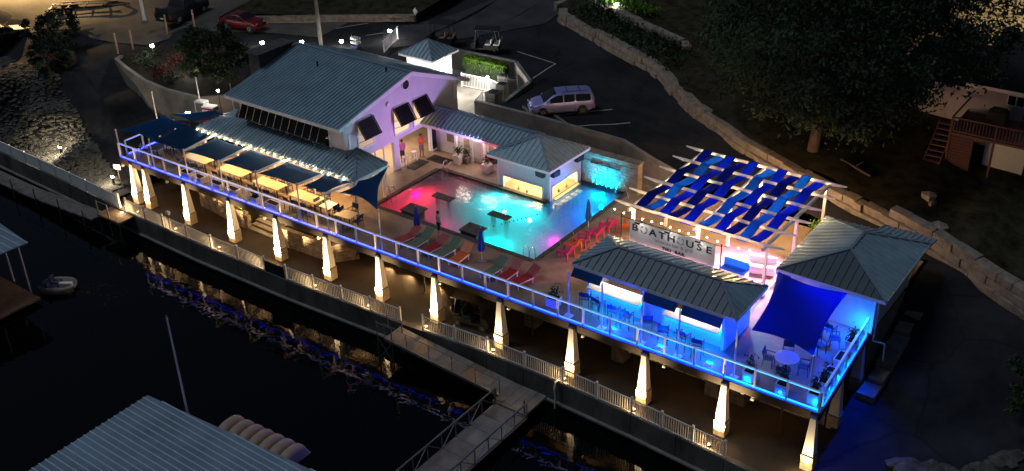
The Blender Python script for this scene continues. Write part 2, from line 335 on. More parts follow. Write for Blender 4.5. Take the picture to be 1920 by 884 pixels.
# ================================================================ DECK + POOL
FX0, FY0, FX1, FY1 = -63.9, 38.95, -12.7, 39.7
def fy(x): return FY0+(FY1-FY0)*(x-FX0)/(FX1-FX0)
PX0, PX1, PY0, PY1, PY2, PGX = -43.8, -31.6, 43.7, 49.9, 53.75, -35.0
dk = MB()
def dbox(x0, x1, y0, y1): dk.box(x0, x1, y0, y1, -.24, 0)
dk.prism([(FX0, FY0), (FX1, FY1), (-12.95, PY0), (FX0, PY0)], -.24, 0)
dbox(FX0, PX0, PY0, 44.2); dbox(-57.5, PX0, 44.2, 56); dbox(PX0, PGX, PY1, 56.2); dbox(PGX, PX1, PY2, 56.2); dk.prism([(PX1,PY0),(-12.95,PY0),(-13.2,47.2),(-13.2,55.8),(PX1,56.2)], -.24, 0)
struct(dk.build('terrace_deck', M['deck_tan']))
fa = MB(); fa.prism([(FX0-.02, FY0-.06), (FX1+.02, FY1-.06), (FX1+.02, FY1-.005), (FX0-.02, FY0-.005)], -.42, -.02)
fa.prism([(FX1+.005, FY1), (FX1+.06, FY1), (-13.14, 47.2), (-13.2, 47.2)], -.42, -.02); fa.prism([(FX0-.06, FY0), (FX0-.005, FY0), (FX0-.005, 44.2), (FX0-.06, 44.2)], -.42, -.02)
struct(fa.build('deck_fascia', M['fascia']))
for x in np.arange(-63, -13, 3.1):
    j = MB(); j.box(x-.08, x+.08, fy(x)+.02, 43.5, -.55, -.245); struct(j.build('deck_joist', M['fascia']))
bs = MB()   # basin
def quad(*p): bs.add(p, [(0,1,2,3)])
zb, zt = -.95, -.002
bs.add([(PX0,PY0,zb),(PX1,PY0,zb),(PX1,PY1,zb),(PX0,PY1,zb)], [(0,1,2,3)]); bs.add([(PGX,PY1,zb),(PX1,PY1,zb),(PX1,PY2,zb),(PGX,PY2,zb)], [(0,1,2,3)])
ring = [(PX0,PY0),(PX1,PY0),(PX1,PY2),(PGX,PY2),(PGX,PY1),(PX0,PY1)]
for (x0,y0),(x1,y1) in zip(ring, ring[1:]+ring[:1]): quad((x0,y0,zb),(x1,y1,zb),(x1,y1,-.35),(x0,y0,-.35))
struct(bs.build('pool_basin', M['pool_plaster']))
tl = MB()
for (x0,y0),(x1,y1) in zip(ring, ring[1:]+ring[:1]): tl.add([(x0,y0,-.35),(x1,y1,-.35),(x1,y1,-.001),(x0,y0,-.001)], [(0,1,2,3)])
struct(tl.build('pool_tile_band', M['pool_tile']))
pm = bpy.data.materials.new('pool_water'); pm.use_nodes = True; t = pm.node_tree; t.nodes.remove(t.nodes['Principled BSDF']); o_ = t.nodes['Material Output']
tr = t.nodes.new('ShaderNodeBsdfTransparent'); tr.inputs[0].default_value = (.86,.97,.98,1); g = t.nodes.new('ShaderNodeBsdfGlossy'); g.inputs['Roughness'].default_value = .04
fr = t.nodes.new('ShaderNodeFresnel'); fr.inputs[0].default_value = 1.33; mx = t.nodes.new('ShaderNodeMixShader')
tc = t.nodes.new('ShaderNodeTexCoord'); n1 = t.nodes.new('ShaderNodeTexNoise'); n1.inputs['Scale'].default_value = 1.6; n1.inputs['Detail'].default_value = 3
bp = t.nodes.new('ShaderNodeBump'); bp.inputs['Strength'].default_value = .45; bp.inputs['Distance'].default_value = .1
t.links.new(tc.outputs['Object'], n1.inputs['Vector']); t.links.new(n1.outputs['Fac'], bp.inputs['Height'])
for nd in (g, fr): t.links.new(bp.outputs[0], nd.inputs['Normal'])
t.links.new(fr.outputs[0], mx.inputs[0]); t.links.new(tr.outputs[0], mx.inputs[1]); t.links.new(g.outputs[0], mx.inputs[2]); t.links.new(mx.outputs[0], o_.inputs[0])
vs_ = t.nodes.new('ShaderNodeVolumePrincipled'); vs_.inputs['Color'].default_value = (.62,.95,.96,1); vs_.inputs['Density'].default_value = .55; vs_.inputs['Anisotropy'].default_value = .2; t.links.new(vs_.outputs[0], o_.inputs['Volume'])
pw = MB(); e_ = .004; pw.prism([(PX0+e_,PY0+e_),(PX1-e_,PY0+e_),(PX1-e_,PY2-e_),(PGX+e_,PY2-e_),(PGX+e_,PY1-e_),(PX0+e_,PY1-e_)], -.945, -.07); struct(pw.build('pool_water', pm))
# coping round the pool
for k, ((x0,y0),(x1,y1)) in enumerate(zip(ring, ring[1:]+ring[:1])):
    d = Vector((x1-x0, y1-y0, 0)).normalized(); nn = Vector((d.y, -d.x, 0)); c = MB()
    c.slab([Vector((x0,y0,.035))-d*0, Vector((x1,y1,.035)), Vector((x1,y1,.035))+nn*.3, Vector((x0,y0,.035))+nn*.3], (0,0,-.033)); 
    if k not in (3, ): struct(c.build('pool_coping', M['stone_dark']))
# underwater lamps (niche lamps the photo shows glowing under the surface)
def pool_lamp(x, y, z, power, col, label, wall):
    o = thing('pool_lamp', label, 'pool lamp', (x, y, z))
    b = MB(); b.lathe([(.13,-.03),(.13,.03)], n=12); r = b.build('lamp_rim', M['chrome'], o, local=True); r.rotation_euler = wall
    m = emis('pool_lens', col, 6); b = MB(); b.lathe([(.1,-.04),(.1,.045)], n=12); l = b.build('lens', m, o, local=True); l.rotation_euler = wall
    off = Vector((0,0,1)); off.rotate(l.rotation_euler)
    p_ = Vector((x,y,z))+off*.2; light('pool_light', 'SPOT', p_, power*1.6, col, .12, to=p_+off-V(0,0,.22), cone=165, blend=.35)
fr_, bk_, lf_, rt_ = (-pi/2,0,0), (pi/2,0,0), (0,pi/2,0), (0,-pi/2,0)
pool_lamp(-42.1, PY0+.05, -.45, 100, (1,.0,.02), 'red glowing lamp under the pool water near the shaded corner', fr_)
pool_lamp(PX0+.05, 46.9, -.45, 260, (1,.0,.03), 'red underwater lamp on the end wall of the pool by the restaurant', lf_)
pool_lamp(-39.0, PY0+.05, -.45, 45, (1,.0,.1), 'pinkish red underwater lamp behind the standing swimmer', fr_)
pool_lamp(-38.2, PY1-.05, -.42, 240, (.03,.8,.86), 'pale cyan underwater lamp at the foot of the pool bar window', bk_)
pool_lamp(-36.2, PY1-.05, -.42, 240, (.03,.8,.86), 'white cyan underwater lamp near the corner post of the pool bar', bk_)
pool_lamp(-34.9, PY0+.05, -.45, 330, (.0,.62,.58), 'teal underwater lamp in the pool wall beside the sunken platform', fr_)
pool_lamp(PX1-.05, 46.6, -.45, 75, (1,.0,.42), 'magenta underwater lamp below the orange and red deck chairs', rt_)
pool_lamp(PX1-.05, 50.6, -.45, 120, (.0,.12,1), 'blue underwater lamp in the side wall near the closed umbrella', rt_)
pool_lamp(-33.2, PY2-.05, -.45, 110, (.0,.4,1), 'bright cyan underwater lamp at the foot of the waterfall', bk_)
# ================================================================ MAIN BUILDING
GX = -46.1
rb = thing('restaurant_building', 'lavender white two storey lakeside restaurant with blue grey metal gable roof', 'building', (-51, 49, 0))
RX0, RX1, RYF, RYR, RYB, ZF, ZR, ZB = -56.2, -45.65, 42.85, 49.8, 55.75, 5.05, 6.6, 4.2
def zroof(y): return ZF+(ZR-ZF)*(y-RYF)/(RYR-RYF) if y < RYR else ZR+(ZB-ZR)*(y-RYR)/(RYB-RYR)
YB = 54.9
w = MB()   # gable end wall with the two wide door openings left free
D1, D2, D3, D4, DT = 45.7, 48.05, 48.55, 51.75, 2.15
def gslab(y0, y1, z0, z1f): w.slab([(GX,y0,z0),(GX,y1,z0),(GX,y1,z1f(y1)),(GX,y0,z1f(y0))], (-.22,0,0))
zr_ = lambda y: zroof(y)-.16
gslab(43.6, RYR, DT, zr_); gslab(RYR, YB, DT, zr_)
lo = lambda y: DT-.001
gslab(43.6, D1, 0, lo); gslab(D2, D3, 0, lo); gslab(D4, YB, 0, lo)
w.build('gable_wall', M['siding'], rb)
w = MB(); w.slab([(-55.8,43.6,0),(-46.33,43.6,0),(-46.33,43.6,4.9),(-55.8,43.6,4.9)], (0,.2,0)); w.build('front_wall', M['siding'], rb)
w = MB(); w.box(-55.8,-55.6,43.81,YB,0,4.3); w.slab([(-55.8,43.81,4.3),(-55.8,YB,4.3),(-55.8,YB,4.35),(-55.8,RYR,6.4),(-55.8,43.81,5.0)], (.2,0,0)); w.build('rear_gable_wall', M['siding'], rb)
w = MB(); w.box(-55.6,-46.33,YB-.2,YB,0,4.3); w.build('rear_wall', M['siding'], rb)
w = MB(); w.box(-55.58,-46.34,43.82,YB-.21,2.35,2.45); w.build('upper_floor', M['white'], rb)
w = MB(); w.box(-55.58,-46.1,43.82,YB-.21,-.0,.02); w.build('dining_floor', M['deck_tan'], rb)
w = MB(); w.box(-51.3,-51.2,43.82,YB-.21,.02,2.34); w.build('interior_wall', M['white'], rb)
for y in (44.05, YB-.3): w = MB(); w.box(GX-.01,GX+.05,y-.09,y+.09,DT+.9,4.2); w.build('corner_board', M['trim'], rb)
roof = MB().box(RX0+.1,RX1-.1,RYR-.06,RYR+.06,ZR-.2,ZR-.06).build('roof', M['roof_cap'], rb)
roof_face(roof, [(RX0,RYF,ZF),(RX1,RYF,ZF),(RX1,RYR,ZR),(RX0,RYR,ZR)], (1,0,0), .3, M['roof_metal'])
roof_face(roof, [(RX0,RYB,ZB),(RX1,RYB,ZB),(RX1,RYR,ZR),(RX0,RYR,ZR)], (1,0,0), .3, M['roof_metal'])
c = MB(); c.bar((RX0-.02,RYR,ZR+.03),(RX1+.02,RYR,ZR+.03), .3, .05); c.build('ridge_cap', M['roof_cap'], roof)
for x in (RX0-.03, RX1+.03):
    c = MB(); c.bar((x,RYF-.02,ZF-.09),(x,RYR,ZR-.09),.05,.26); c.bar((x,RYR,ZR-.09),(x,RYB,ZB-.09),.05,.26); c.build('rake_board', M['trim'], roof)
c = MB(); c.bar((RX0,RYF-.04,ZF-.09),(RX1,RYF-.04,ZF-.09),.06,.2); c.build('eave_gutter', M['trim'], roof)
c = MB(); c.bar((RX0,RYF+.02,ZF-.17),(RX1,RYF+.02,ZF-.17),.01,.01); c.slab([(RX0,RYF,ZF-.16),(RX1,RYF,ZF-.16),(RX1,43.6,ZF-.14),(RX0,43.6,ZF-.14)],(0,0,-.02)); c.build('soffit', M['trim'], roof)
for x, y in ((-47.3, 49.2), (-52.5, 48)): c = MB(); c.tube((x,y,zroof(y)-.05),(x,y,zroof(y)+.35),.06,.06,8); c.build('vent_pipe', M['dark_metal'], roof)
# shutters and windows in the gable
for k, (y0, y1, z0, z1) in enumerate(((44.85,46.2,2.85,4.72),(48.25,49.6,2.62,4.42),(50.2,51.5,2.55,4.34))):
    f = MB()
    for a in ((y0-.1,y0,z0-.1,z1+.05),(y1,y1+.1,z0-.1,z1+.05),(y0,y1,z0-.12,z0),(y0,y1,z1,z1+.1),(y0,y1,(z0+z1)/2-.03,(z0+z1)/2+.03)): f.box(GX+.004,GX+.07,*a)
    fo = f.build('window', M['trim'], rb)
    g = MB(); g.box(GX+.006,GX+.025,y0,y1,z0,z1); g.build('pane', M['window_warm'] if k else M['window_dim'], fo)
    s = MB(); top = Vector((GX+.1,0,z1+.02)); bot = Vector((GX+.75,0,z1-1.02)); d = bot-top; n = Vector((d.z,0,-d.x)).normalized()
    for q in np.linspace(0, 1, 17):   # louvres
        p = top+d*q; s.bar((p.x,y0-.06,p.z),(p.x,y1+.06,p.z),.075,.018,up=(d.x,0,d.z*2))
    s.bar(top+V(0,y0-.08,0),bot+V(0,y0-.08,0),.06,.05); s.bar(top+V(0,y1+.08,0),bot+V(0,y1+.08,0),.06,.05); s.bar(bot+V(0,y0-.08,0),bot+V(0,y1+.08,0),.06,.05); s.bar(top+V(0,y0-.08,0),top+V(0,y1+.08,0),.06,.05); s.bar((top+bot)/2+V(0,y0-.08,0),(top+bot)/2+V(0,y1+.08,0),.06,.04)
    s.slab([top+V(-.02,y0,0),top+V(-.02,y1,0),bot+V(-.02,y1,0),bot+V(-.02,y0,0)],(.008,0,.0)); s.build('shutter', M['shutter'], rb)
    for y in (y0, y1): b = MB(); b.bar((GX+.05,y,z0+.45),bot+V(0,y,0),.03); b.build('shutter_stay', M['dark_metal'], rb)
v = MB(); 
for i in range(16):
    a0, a1 = 2*pi*i/16, 2*pi*(i+1)/16; v.bar((GX+.04,49.6+.36*cos(a0),5.72+.36*sin(a0)),(GX+.04,49.6+.36*cos(a1),5.72+.36*sin(a1)),.06,.1,up=(1,0,0))
vo = v.build('round_vent', M['trim'], rb)
v = MB(); v.tube((GX+.001,49.6,5.72),(GX+.02,49.6,5.72),.33,.33,16); v.build('louvre', M['black'], vo)
v = MB(); v.tube((GX,47.75,4.95),(GX+.14,47.75,4.95),.17,.12,12); v.build('wall_lamp', M['trim'], rb)
# front clerestory: hinged shutters over a window band
for i in range(6):
    x0 = -55.3+i*1.34; x1 = x0+1.3
    f = MB()
    for a in ((x0,x0+.08,3.05,4.45),(x1-.08,x1,3.05,4.45)): f.box(a[0],a[1],43.52,43.597,a[2],a[3])
    f.box(x0+.08,x1-.08,43.53,43.597,3.05,3.13); f.box(x0+.08,x1-.08,43.54,43.597,3.75,3.8); fo = f.build('window', M['trim'], rb)
    g = MB(); g.box(x0+.08,x1-.08,43.57,43.592,3.13,3.75); g.box(x0+.08,x1-.08,43.57,43.592,3.8,4.4); g.build('pane', M['glass_dark'], fo)
for i in range(12):
    x0 = -55.33+i*.67; s = MB(); top = V(0,43.5,4.55); bot = V(0,43.0,3.62)
    for q in np.linspace(.03, .97, 15): p = top+(bot-top)*q; s.bar((x0+.03,p.y,p.z),(x0+.63,p.y,p.z),.06,.016,up=(0,-.5,-1))
    for x in (x0+.02, x0+.64): s.bar(top+V(x,0,0),bot+V(x,0,0),.04,.04)
    for e in (top, bot): s.bar(e+V(x0,0,0),e+V(x0+.66,0,0),.05,.04)
    s.slab([top+V(x0+.03,.02,0),top+V(x0+.63,.02,0),bot+V(x0+.63,.02,0),bot+V(x0+.03,.02,0)],(0,.006,0)); s.build('shutter', M['shutter'], rb)
    s = MB(); s.bar(top+V(x0-.005,-.03,0),bot+V(x0-.005,-.03,-.0),.02,.02); s.build('shutter_stay', M['trim'], rb)
# glazed doors of the ground floor, folded open
for y, dy in ((D4+.02, .72), (D4+.8, .55)):
    d = MB()
    for a in ((y,y+.07,.02,2.08),(y+dy-.07,y+dy,.02,2.08),(y+.07,y+dy-.07,.02,.14),(y+.07,y+dy-.07,1.98,2.08)): d.box(GX+.03,GX+.085,*a)
    do = d.build('glass_door', M['trim'], rb); g = MB(); g.box(GX+.05,GX+.06,y+.07,y+dy-.07,.14,1.98); g.build('pane', M['glass_dark'], do)
for y in (D1+.6, D1+1.4, D3+.02): d = MB(); d.box(GX-.1,GX-.04,y-.04,y+.04,0.02,2.14); d.build('door_post', M['trim'], rb)
# chimney of stacked stones at the far end
ch = MB(); ch.box(-57.35,-56.3,46.2,49.3,0,6.75); cho = ch.build('chimney', M['stone_dark'], rb)
for r in range(16):
    for fi in range(7):
        y0 = 46.2+fi*.44+(.2 if r % 2 else 0); y1 = min(49.3, y0+.42); z0 = 4.3+r*.15
        if y1-y0 < .15: continue
        s = MB(); e = random.uniform(.02,.07); s.box(-56.3,-56.3+e,y0,y1,z0+.01,z0+.14); s.build('stone', M['rock'], cho)
c = MB(); c.box(-57.5,-56.15,46.05,49.45,6.75,6.87); c.build('chimney_cap', M['stone_dark'], cho)
# veranda roof along the lake front
EY, EZ = 41.75, 2.62
vr = MB().bar((-58.4,EY+.02,EZ-.14),(-43.6,EY+.02,EZ-.14),.08,.2).build('veranda_roof', M['roof_cap'], rb)
A_, B_, P_ = V(-43.6,EY,EZ), V(-43.5,44.65,EZ), V(-45.7,44.2,3.3)
roof_face(vr, [(-58.5,EY,EZ), A_, P_, (-46.1,43.6,3.22), (-56.5,43.6,3.14)], (1,0,0), .3, M['roof_metal'])
roof_face(vr, [A_, B_, P_], (0,1,0), .36, M['roof_metal'])
roof_face(vr, [(-58.5,EY,EZ), (-56.5,43.6,3.14), (-58.5,45.6,EZ)], (0,1,0), .36, M['roof_metal'])
for a, b in ((A_, P_), (P_, B_)): c = MB(); c.bar(a+V(0,0,.03), b+V(0,0,.03), .16, .05); c.build('hip_cap', M['roof_cap'], vr)
c = MB(); c.bar(A_+V(.03,0,-.14), B_+V(.03,0,-.14), .07, .2); c.build('eave_board', M['trim'], vr)
c = MB(); c.slab([(-58.3,EY+.1,EZ-.16),(-43.8,EY+.1,EZ-.16),(-43.8,43.58,EZ-.1),(-58.3,43.58,EZ-.1)],(0,0,-.03)); c.build('veranda_ceiling', M['white'], vr)
for x, y in ((-44.1,44.75),(-43.95,42.05),(-47.6,42.0),(-51.2,42.0),(-54.8,42.0),(-58.1,42.0)):
    p = MB(); p.box(x-.07,x+.07,y-.07,y+.07,0,EZ-.2); p.build('veranda_post', M['white'], rb)
for x in (-56.5,-53,-49.5,-46): light('veranda_light', 'AREA', (x,42.1,2.32), 62, (1,.6,.24), sx=1.6, sy=.5, to=(x,41.6,0))  # unseen lamps, added to warm the dining tables
for x, y in ((-49.2,47),(-48.6,50.2)): light('dining_light', 'AREA', (x,y,2.3), 85, (1,.78,.5), sx=2, to=(x,y,0))  # unseen lamps, added to brighten the room behind the doors
# bar back inside the doorways
bb = thing('bar_shelf', 'lit back bar shelf with bottles seen through the open doors', 'shelf', (-51,49,0))
for z in (.9,1.35,1.8): b = MB(); b.box(-51.19,-50.9,46,52,z,z+.05); b.build('shelf', M['wood'], bb)
for i in range(44):
    b = MB(); z = random.choice((.951,1.401)); y = 46.1+i*.132; b.lathe([(.04,0),(.04,.18),(.015,.24),(.015,.32)],(-51.05,y,z),6); b.build('bottle', random.choice((M['red'],M['black'],M['orange'],M['white'],M['magenta'])), bb)
# ================================================================ BREEZEWAY
bz = thing('breezeway', 'low covered passage with metal roof linking restaurant and pool bar', 'building', (-42.4, 52.5, 0))
w = MB(); w.box(-46.05,-39.05,52.3,52.5,0,2.5); w.build('back_wall', M['siding'], bz)
rf = MB().bar((-45.9,50.78,2.46),(-39.0,50.78,2.46),.07,.18).build('roof', M['trim'], bz)
roof_face(rf, [(-46.02,50.75,2.56),(-37.6,50.75,2.56),(-37.6,52.35,3.25),(-46.02,52.35,3.25)], (1,0,0), .33, M['roof_metal'])
roof_face(rf, [(-46.02,53.9,2.56),(-37.6,53.9,2.56),(-37.6,52.35,3.25),(-46.02,52.35,3.25)], (1,0,0), .33, M['roof_metal'])
c = MB(); c.bar((-46.02,52.35,3.28),(-37.6,52.35,3.28),.25,.05); c.build('ridge_cap', M['roof_cap'], rf)
for x in (-43.95,-42.6,-41.6,-40.5): p = MB(); p.box(x-.09,x+.09,51.85,52.03,0,2.42); p.build('post', M['white'], bz)
for x in (-42.1,): d = MB(); d.box(x-.45,x+.45,52.22,52.295,0.01,2.05); do = d.build('door', M['trim'], bz); h = MB(); h.box(x+.3,x+.34,52.17,52.22,.95,1.1); h.build('handle', M['dark_metal'], do)
for x in (-44.7,-43.2,-41.05,-39.8):
    f = MB(); f.box(x-.32,x+.32,52.24,52.297,.9,1.9); fo = f.build('menu_board', M['stone'], bz)
for x in (-43.3,-41.1): light('passage_light', 'AREA', (x,51.7,2.35), 16, (1,.7,.55), sx=1.2, sy=.4, to=(x,51.4,0))
# ================================================================ POOL BAR (hip roof gazebo)
pb = thing('pool_bar', 'square swim up pool bar with lit openings and grey hip roof', 'building', (-37, 52, 0))
GX0, GX1, GY0, GY1, GZ = -39.1, -35.0, 50.2, 53.75, 2.35
w = MB(); w.box(GX0,GX1,GY0,GY0+.15,-.35,-.1); w.box(GX0,GX0+.45,GY0,GY0+.15,-.1,.82); w.box(GX1-.5,GX1,GY0,GY0+.15,-.1,.82); w.box(GX0,GX1,GY0,GY0+.15,.82,GZ); w.build('front_wall', M['siding'], pb)
w = MB(); w.box(GX1-.15,GX1,GY0+.151,GY1,-.35,-.05); w.box(GX1-.15,GX1,GY0+.151,GY0+.25,-.05,.85); w.box(GX1-.15,GX1,GY1-.4,GY1,-.05,.85); w.box(GX1-.15,GX1,GY0+.151,GY1,.85,GZ); w.build('side_wall', M['siding'], pb)
w = MB(); w.box(GX0,GX0+.15,GY0+.151,GY1,-.1,GZ); w.box(GX0+.151,GX1-.151,GY1-.15,GY1,-.1,GZ); w.build('rear_wall', M['siding'], pb)
for x0, x1 in ((GX0-.03,GX0+.13),(GX1-.13,GX1+.03)): p = MB(); p.box(x0,x1,GY0-.03,GY0-.002,-.34,GZ); p.build('corner_board', M['trim'], pb)
for y0, y1 in ((GY0-.03,GY0+.13),(GY1-.1,GY1+.03)): p = MB(); p.box(GX1+.002,GX1+.032,y0,y1,-.34,GZ); p.build('corner_board', M['trim'], pb)
f = MB(); 
for a in ((GX0+.4,GX0+.5,-.18,.9),(GX1-.55,GX1-.45,-.18,.9)): f.box(a[0],a[1],GY0-.05,GY0-.004,a[2],a[3])
f.box(GX0+.5,GX1-.55,GY0-.05,GY0-.004,.82,.9); f.build('opening_frame', M['trim'], pb)
f = MB(); f.box(GX1+.004,GX1+.05,GY0+.2,GY1-.35,.84,.92); f.box(GX1+.004,GX1+.05,GY0+.2,GY0+.28,-.05,.84); f.box(GX1+.004,GX1+.05,GY1-.43,GY1-.35,-.05,.84); f.build('opening_frame', M['trim'], pb)
c = MB(); c.box(GX0+.4,GX1-.4,GY0-.22,GY0+.4,-.1,-.04); c.build('counter', M['table_top'], pb)
c = MB(); c.box(GX1-.4,GX1+.22,GY0+.41,GY1-.35,-.1,-.04); c.build('counter', M['table_top'], pb)
c = MB(); c.box(GX0+.9,GX0+1.5,GY1-1.2,GY1-.6,-.1,.55); c.build('cooler_cabinet', M['steel'], pb)
for x, y in ((-37.6,50.45),(-36.9,50.4),(-35.25,51.6),(-35.2,52.4)): c = MB(); c.lathe([(.06,0),(.07,.16),(.02,.2),(.02,.3)],(x,y,-.04),8); c.build('bottle', random.choice((M['orange'],M['wood'])), pb)
rf = MB().box(GX0+.2,GX1-.2,GY0+.2,GY1-.2,GZ-.06,GZ-.01).build('roof', M['white'], pb)
c0, c1, c2, c3, ap = V(-39.35,49.5,2.45), V(-34.5,49.5,2.45), V(-34.4,53.95,2.45), V(-39.35,53.95,2.45), V(-36.7,51.6,3.55)
for a, b in ((c0,c1),(c1,c2),(c2,c3),(c3,c0)):
    roof_face(rf, [a, b, ap], b-a, .36, M['roof_metal'])
    c = MB(); c.bar(a-V(0,0,.1), b-V(0,0,.1), .06, .16); c.build('eave_board', M['trim'], rf)
    c = MB(); c.bar(a+V(0,0,.03), ap+V(0,0,.03), .15, .05); c.build('hip_cap', M['roof_cap'], rf)
sf = MB(); sf.slab([c0-V(0,0,.08),c1-V(0,0,.08),c2-V(0,0,.08),c3-V(0,0,.08)],(0,0,-.02)); sf.build('soffit', M['trim'], rf)
light('pool_bar_light', 'AREA', (-37.1,51.9,2.2), 210, (1,.76,.32), sx=2.5, to=(-37.1,51.9,0))
for i, (x, y, rz, tx) in enumerate(((-39.2,49.95,-.5,'dark loudspeaker at the shaded corner under the pool bar eave'),(-35.5,49.95,-.1,'dark loudspeaker above the pool bar front opening by the corner post'),(-34.75,50.5,1.4,'dark loudspeaker on the side wall nearest the corner post'),(-34.75,53.2,1.4,'dark loudspeaker beside the waterfall wall'))):
    s = thing('loudspeaker', tx, 'loudspeaker', (x,y,1.88), rz, 'loudspeakers round the pool bar')
    b = MB(); b.frust(0,0,-.2,.2,.62,.62,.3,.34); b.build('cabinet', M['black'], s, local=True, bevel=.03); b = MB(); b.obox((0,-.17,0),.54,.02,.3); b.build('grille', M['dark_metal'], s, local=True); b = MB(); b.bar((0,.1,.18),(0,.1,.46),.05); b.build('bracket', M['dark_metal'], s, local=True)
# ---- waterfall wall of cut stones
wf = thing('waterfall_wall', 'stone block wall with a cyan lit sheet of falling water', 'wall', (-32.7, 54, 0))
b = MB(); b.box(-34.9,-30.7,53.86,54.35,-.3,2.1); b.build('core', M['stone'], wf)
for r in range(10):
    x = -34.9; z0 = -.1+r*.215
    while x < -30.75:
        L = min(random.uniform(.35,.75), -30.7-x); s = MB(); s.box(x+.01,x+L-.01,53.86-random.uniform(.03,.07),53.859,z0+.01,z0+.205); s.build('stone', M['stone'], wf); x += L
x = -34.95
while x < -30.7: L = min(.6, -30.65-x); s = MB(); s.box(x+.01,x+L-.01,53.75,54.45,2.1,2.2); s.build('cap_stone', M['stone'], wf); x += L
b = MB(); b.box(-34.2,-32.0,53.7,53.78,1.5,1.56); b.build('spout', M['black'], wf)
P = [[(-34.15+i*.1+.02*sin(j+i), 53.72-.06*sin(i*1.7)*(j/8)-.05*j/8, 1.5-j*.2) for i in range(22)] for j in range(9)]
b = MB(); b.grid(P); b.build('water_sheet', clear('water_sheet', (.75,.97,1), .5, .15), wf, smooth=True)
light('waterfall_light', 'AREA', (-33.1,52.9,-.05), 62, (0,.62,1), sx=1.8, sy=.25, to=(-33.1,53.8,.9), spread=85)
# swim-up stools in front of the side opening
for i in range(5):
    y = 50.5+i*.56; s = thing('swim_up_stool', f'pale square stool at the pool bar side opening, {ORD[i]} from the corner post', 'stool', (-34.45,y,-1.3), 0, 'stools at the pool bar')
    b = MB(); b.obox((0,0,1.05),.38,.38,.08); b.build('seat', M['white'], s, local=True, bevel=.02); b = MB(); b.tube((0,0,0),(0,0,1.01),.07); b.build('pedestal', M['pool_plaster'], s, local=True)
# ---- retaining walls and the hut behind the restaurant
def wall_run(o, pts, th, part, m, gap=.01):
    for (x0,y0,z0,t0),(x1,y1,z1,t1) in zip(pts, pts[1:]):
        d = Vector((x1-x0,y1-y0,0)); L = d.length; d.normalize(); nn = Vector((-d.y,d.x,0))*th; k = max(1, round(L/2.4))
        for i in range(k):
            a, c = i/k, (i+1)/k; p = V(x0,y0,0)+d*(L*a+gap); q = V(x0,y0,0)+d*(L*c-gap); za, zc, ta, tc_ = z0+(z1-z0)*a, z0+(z1-z0)*c, t0+(t1-t0)*a, t0+(t1-t0)*c
            b = MB(); vs = [(p.x,p.y,za),(q.x,q.y,zc),(q.x+nn.x,q.y+nn.y,zc),(p.x+nn.x,p.y+nn.y,za),(p.x,p.y,ta),(q.x,q.y,tc_),(q.x+nn.x,q.y+nn.y,tc_),(p.x+nn.x,p.y+nn.y,ta)]
            b.add(vs, [(0,3,2,1),(4,5,6,7),(0,1,5,4),(1,2,6,5),(2,3,7,6),(3,0,4,7)]); b.build(part, m, o)
rw = thing('retaining_wall', 'long concrete retaining wall below the parked minivan', 'wall', (-38,56.2,0)); wall_run(rw, [(-45.6,56.1,-.2,2.4),(-40.4,56.25,-.2,2.4),(-33.3,56.05,-.2,2.4),(-30.8,55.5,-.2,1.95),(-28.9,55.25,-.2,1.6)], .32, 'wall_panel', M['concrete'])
rw2 = thing('hedge_wall', 'pale concrete wall behind the lit hedge and air conditioners', 'wall', (-49,63,1)); wall_run(rw2, [(-53.9,62.7,1,2.85),(-47.2,63.15,1,2.85),(-44.15,60.75,1,2.7),(-44.05,57.5,1,2.3)], .3, 'wall_panel', M['concrete'])
al = MB(); al.box(-57.3,-44,55.0,63.6,1.0,1.2); struct(al.build('service_yard', M['concrete']))
hg = thing('clipped_hedge', 'bright green clipped hedge along the concrete wall', 'hedge', (-49,62,1.2))
def leaf_cloud(n, fn, size, seed=1):
    rnd = random.Random(seed); b = MB()
    for _ in range(n):
        p = Vector(fn(rnd)); s = size*rnd.uniform(.6,1.4); a = Vector((rnd.gauss(0,1),rnd.gauss(0,1),rnd.gauss(0,.7))).normalized(); c = a.orthogonal().normalized(); c.rotate(Matrix.Rotation(rnd.uniform(0,6.28),3,a)); e = a.cross(c)
        b.add([p-c*s,p+e*s*.5,p+c*s,p-e*s*.5], [(0,1,2,3)])
    return b
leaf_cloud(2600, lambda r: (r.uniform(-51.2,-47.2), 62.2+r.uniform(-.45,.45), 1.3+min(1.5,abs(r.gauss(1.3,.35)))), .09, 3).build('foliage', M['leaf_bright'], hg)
b = MB(); b.box(-51,-47.3,61.85,62.5,1.2,2.6); b.build('branches', M['leaf_dark'], hg)
hut = thing('hip_roof_hut', 'small white hut with hip roof lit by lamps behind the restaurant', 'hut', (-51.5,58,1.2))
b = MB(); b.box(-52.6,-50.1,57.0,59.2,1.2,4.3); b.build('wall', M['white'], hut); rf = MB().box(-52.7,-50,56.9,59.3,4.3,4.36).build('roof', M['trim'], hut)
h0, h1, h2, h3, ha = V(-53,56.6,4.4), V(-49.7,56.6,4.4), V(-49.7,59.6,4.4), V(-53,59.6,4.4), V(-51.35,58.1,5.35)
for a, c_ in ((h0,h1),(h1,h2),(h2,h3),(h3,h0)):
    roof_face(rf, [a,c_,ha], c_-a, .36, M['roof_metal']); c = MB(); c.bar(a+V(0,0,.02), ha+V(0,0,.02), .12, .05); c.build('hip_cap', M['roof_cap'], rf); c = MB(); c.bar(a-V(0,0,.08), c_-V(0,0,.08), .05, .14); c.build('eave_board', M['trim'], rf)
d = MB(); d.box(-51.8,-50.9,56.95,56.998,1.21,3.2); d.build('door', M['trim'], hut)
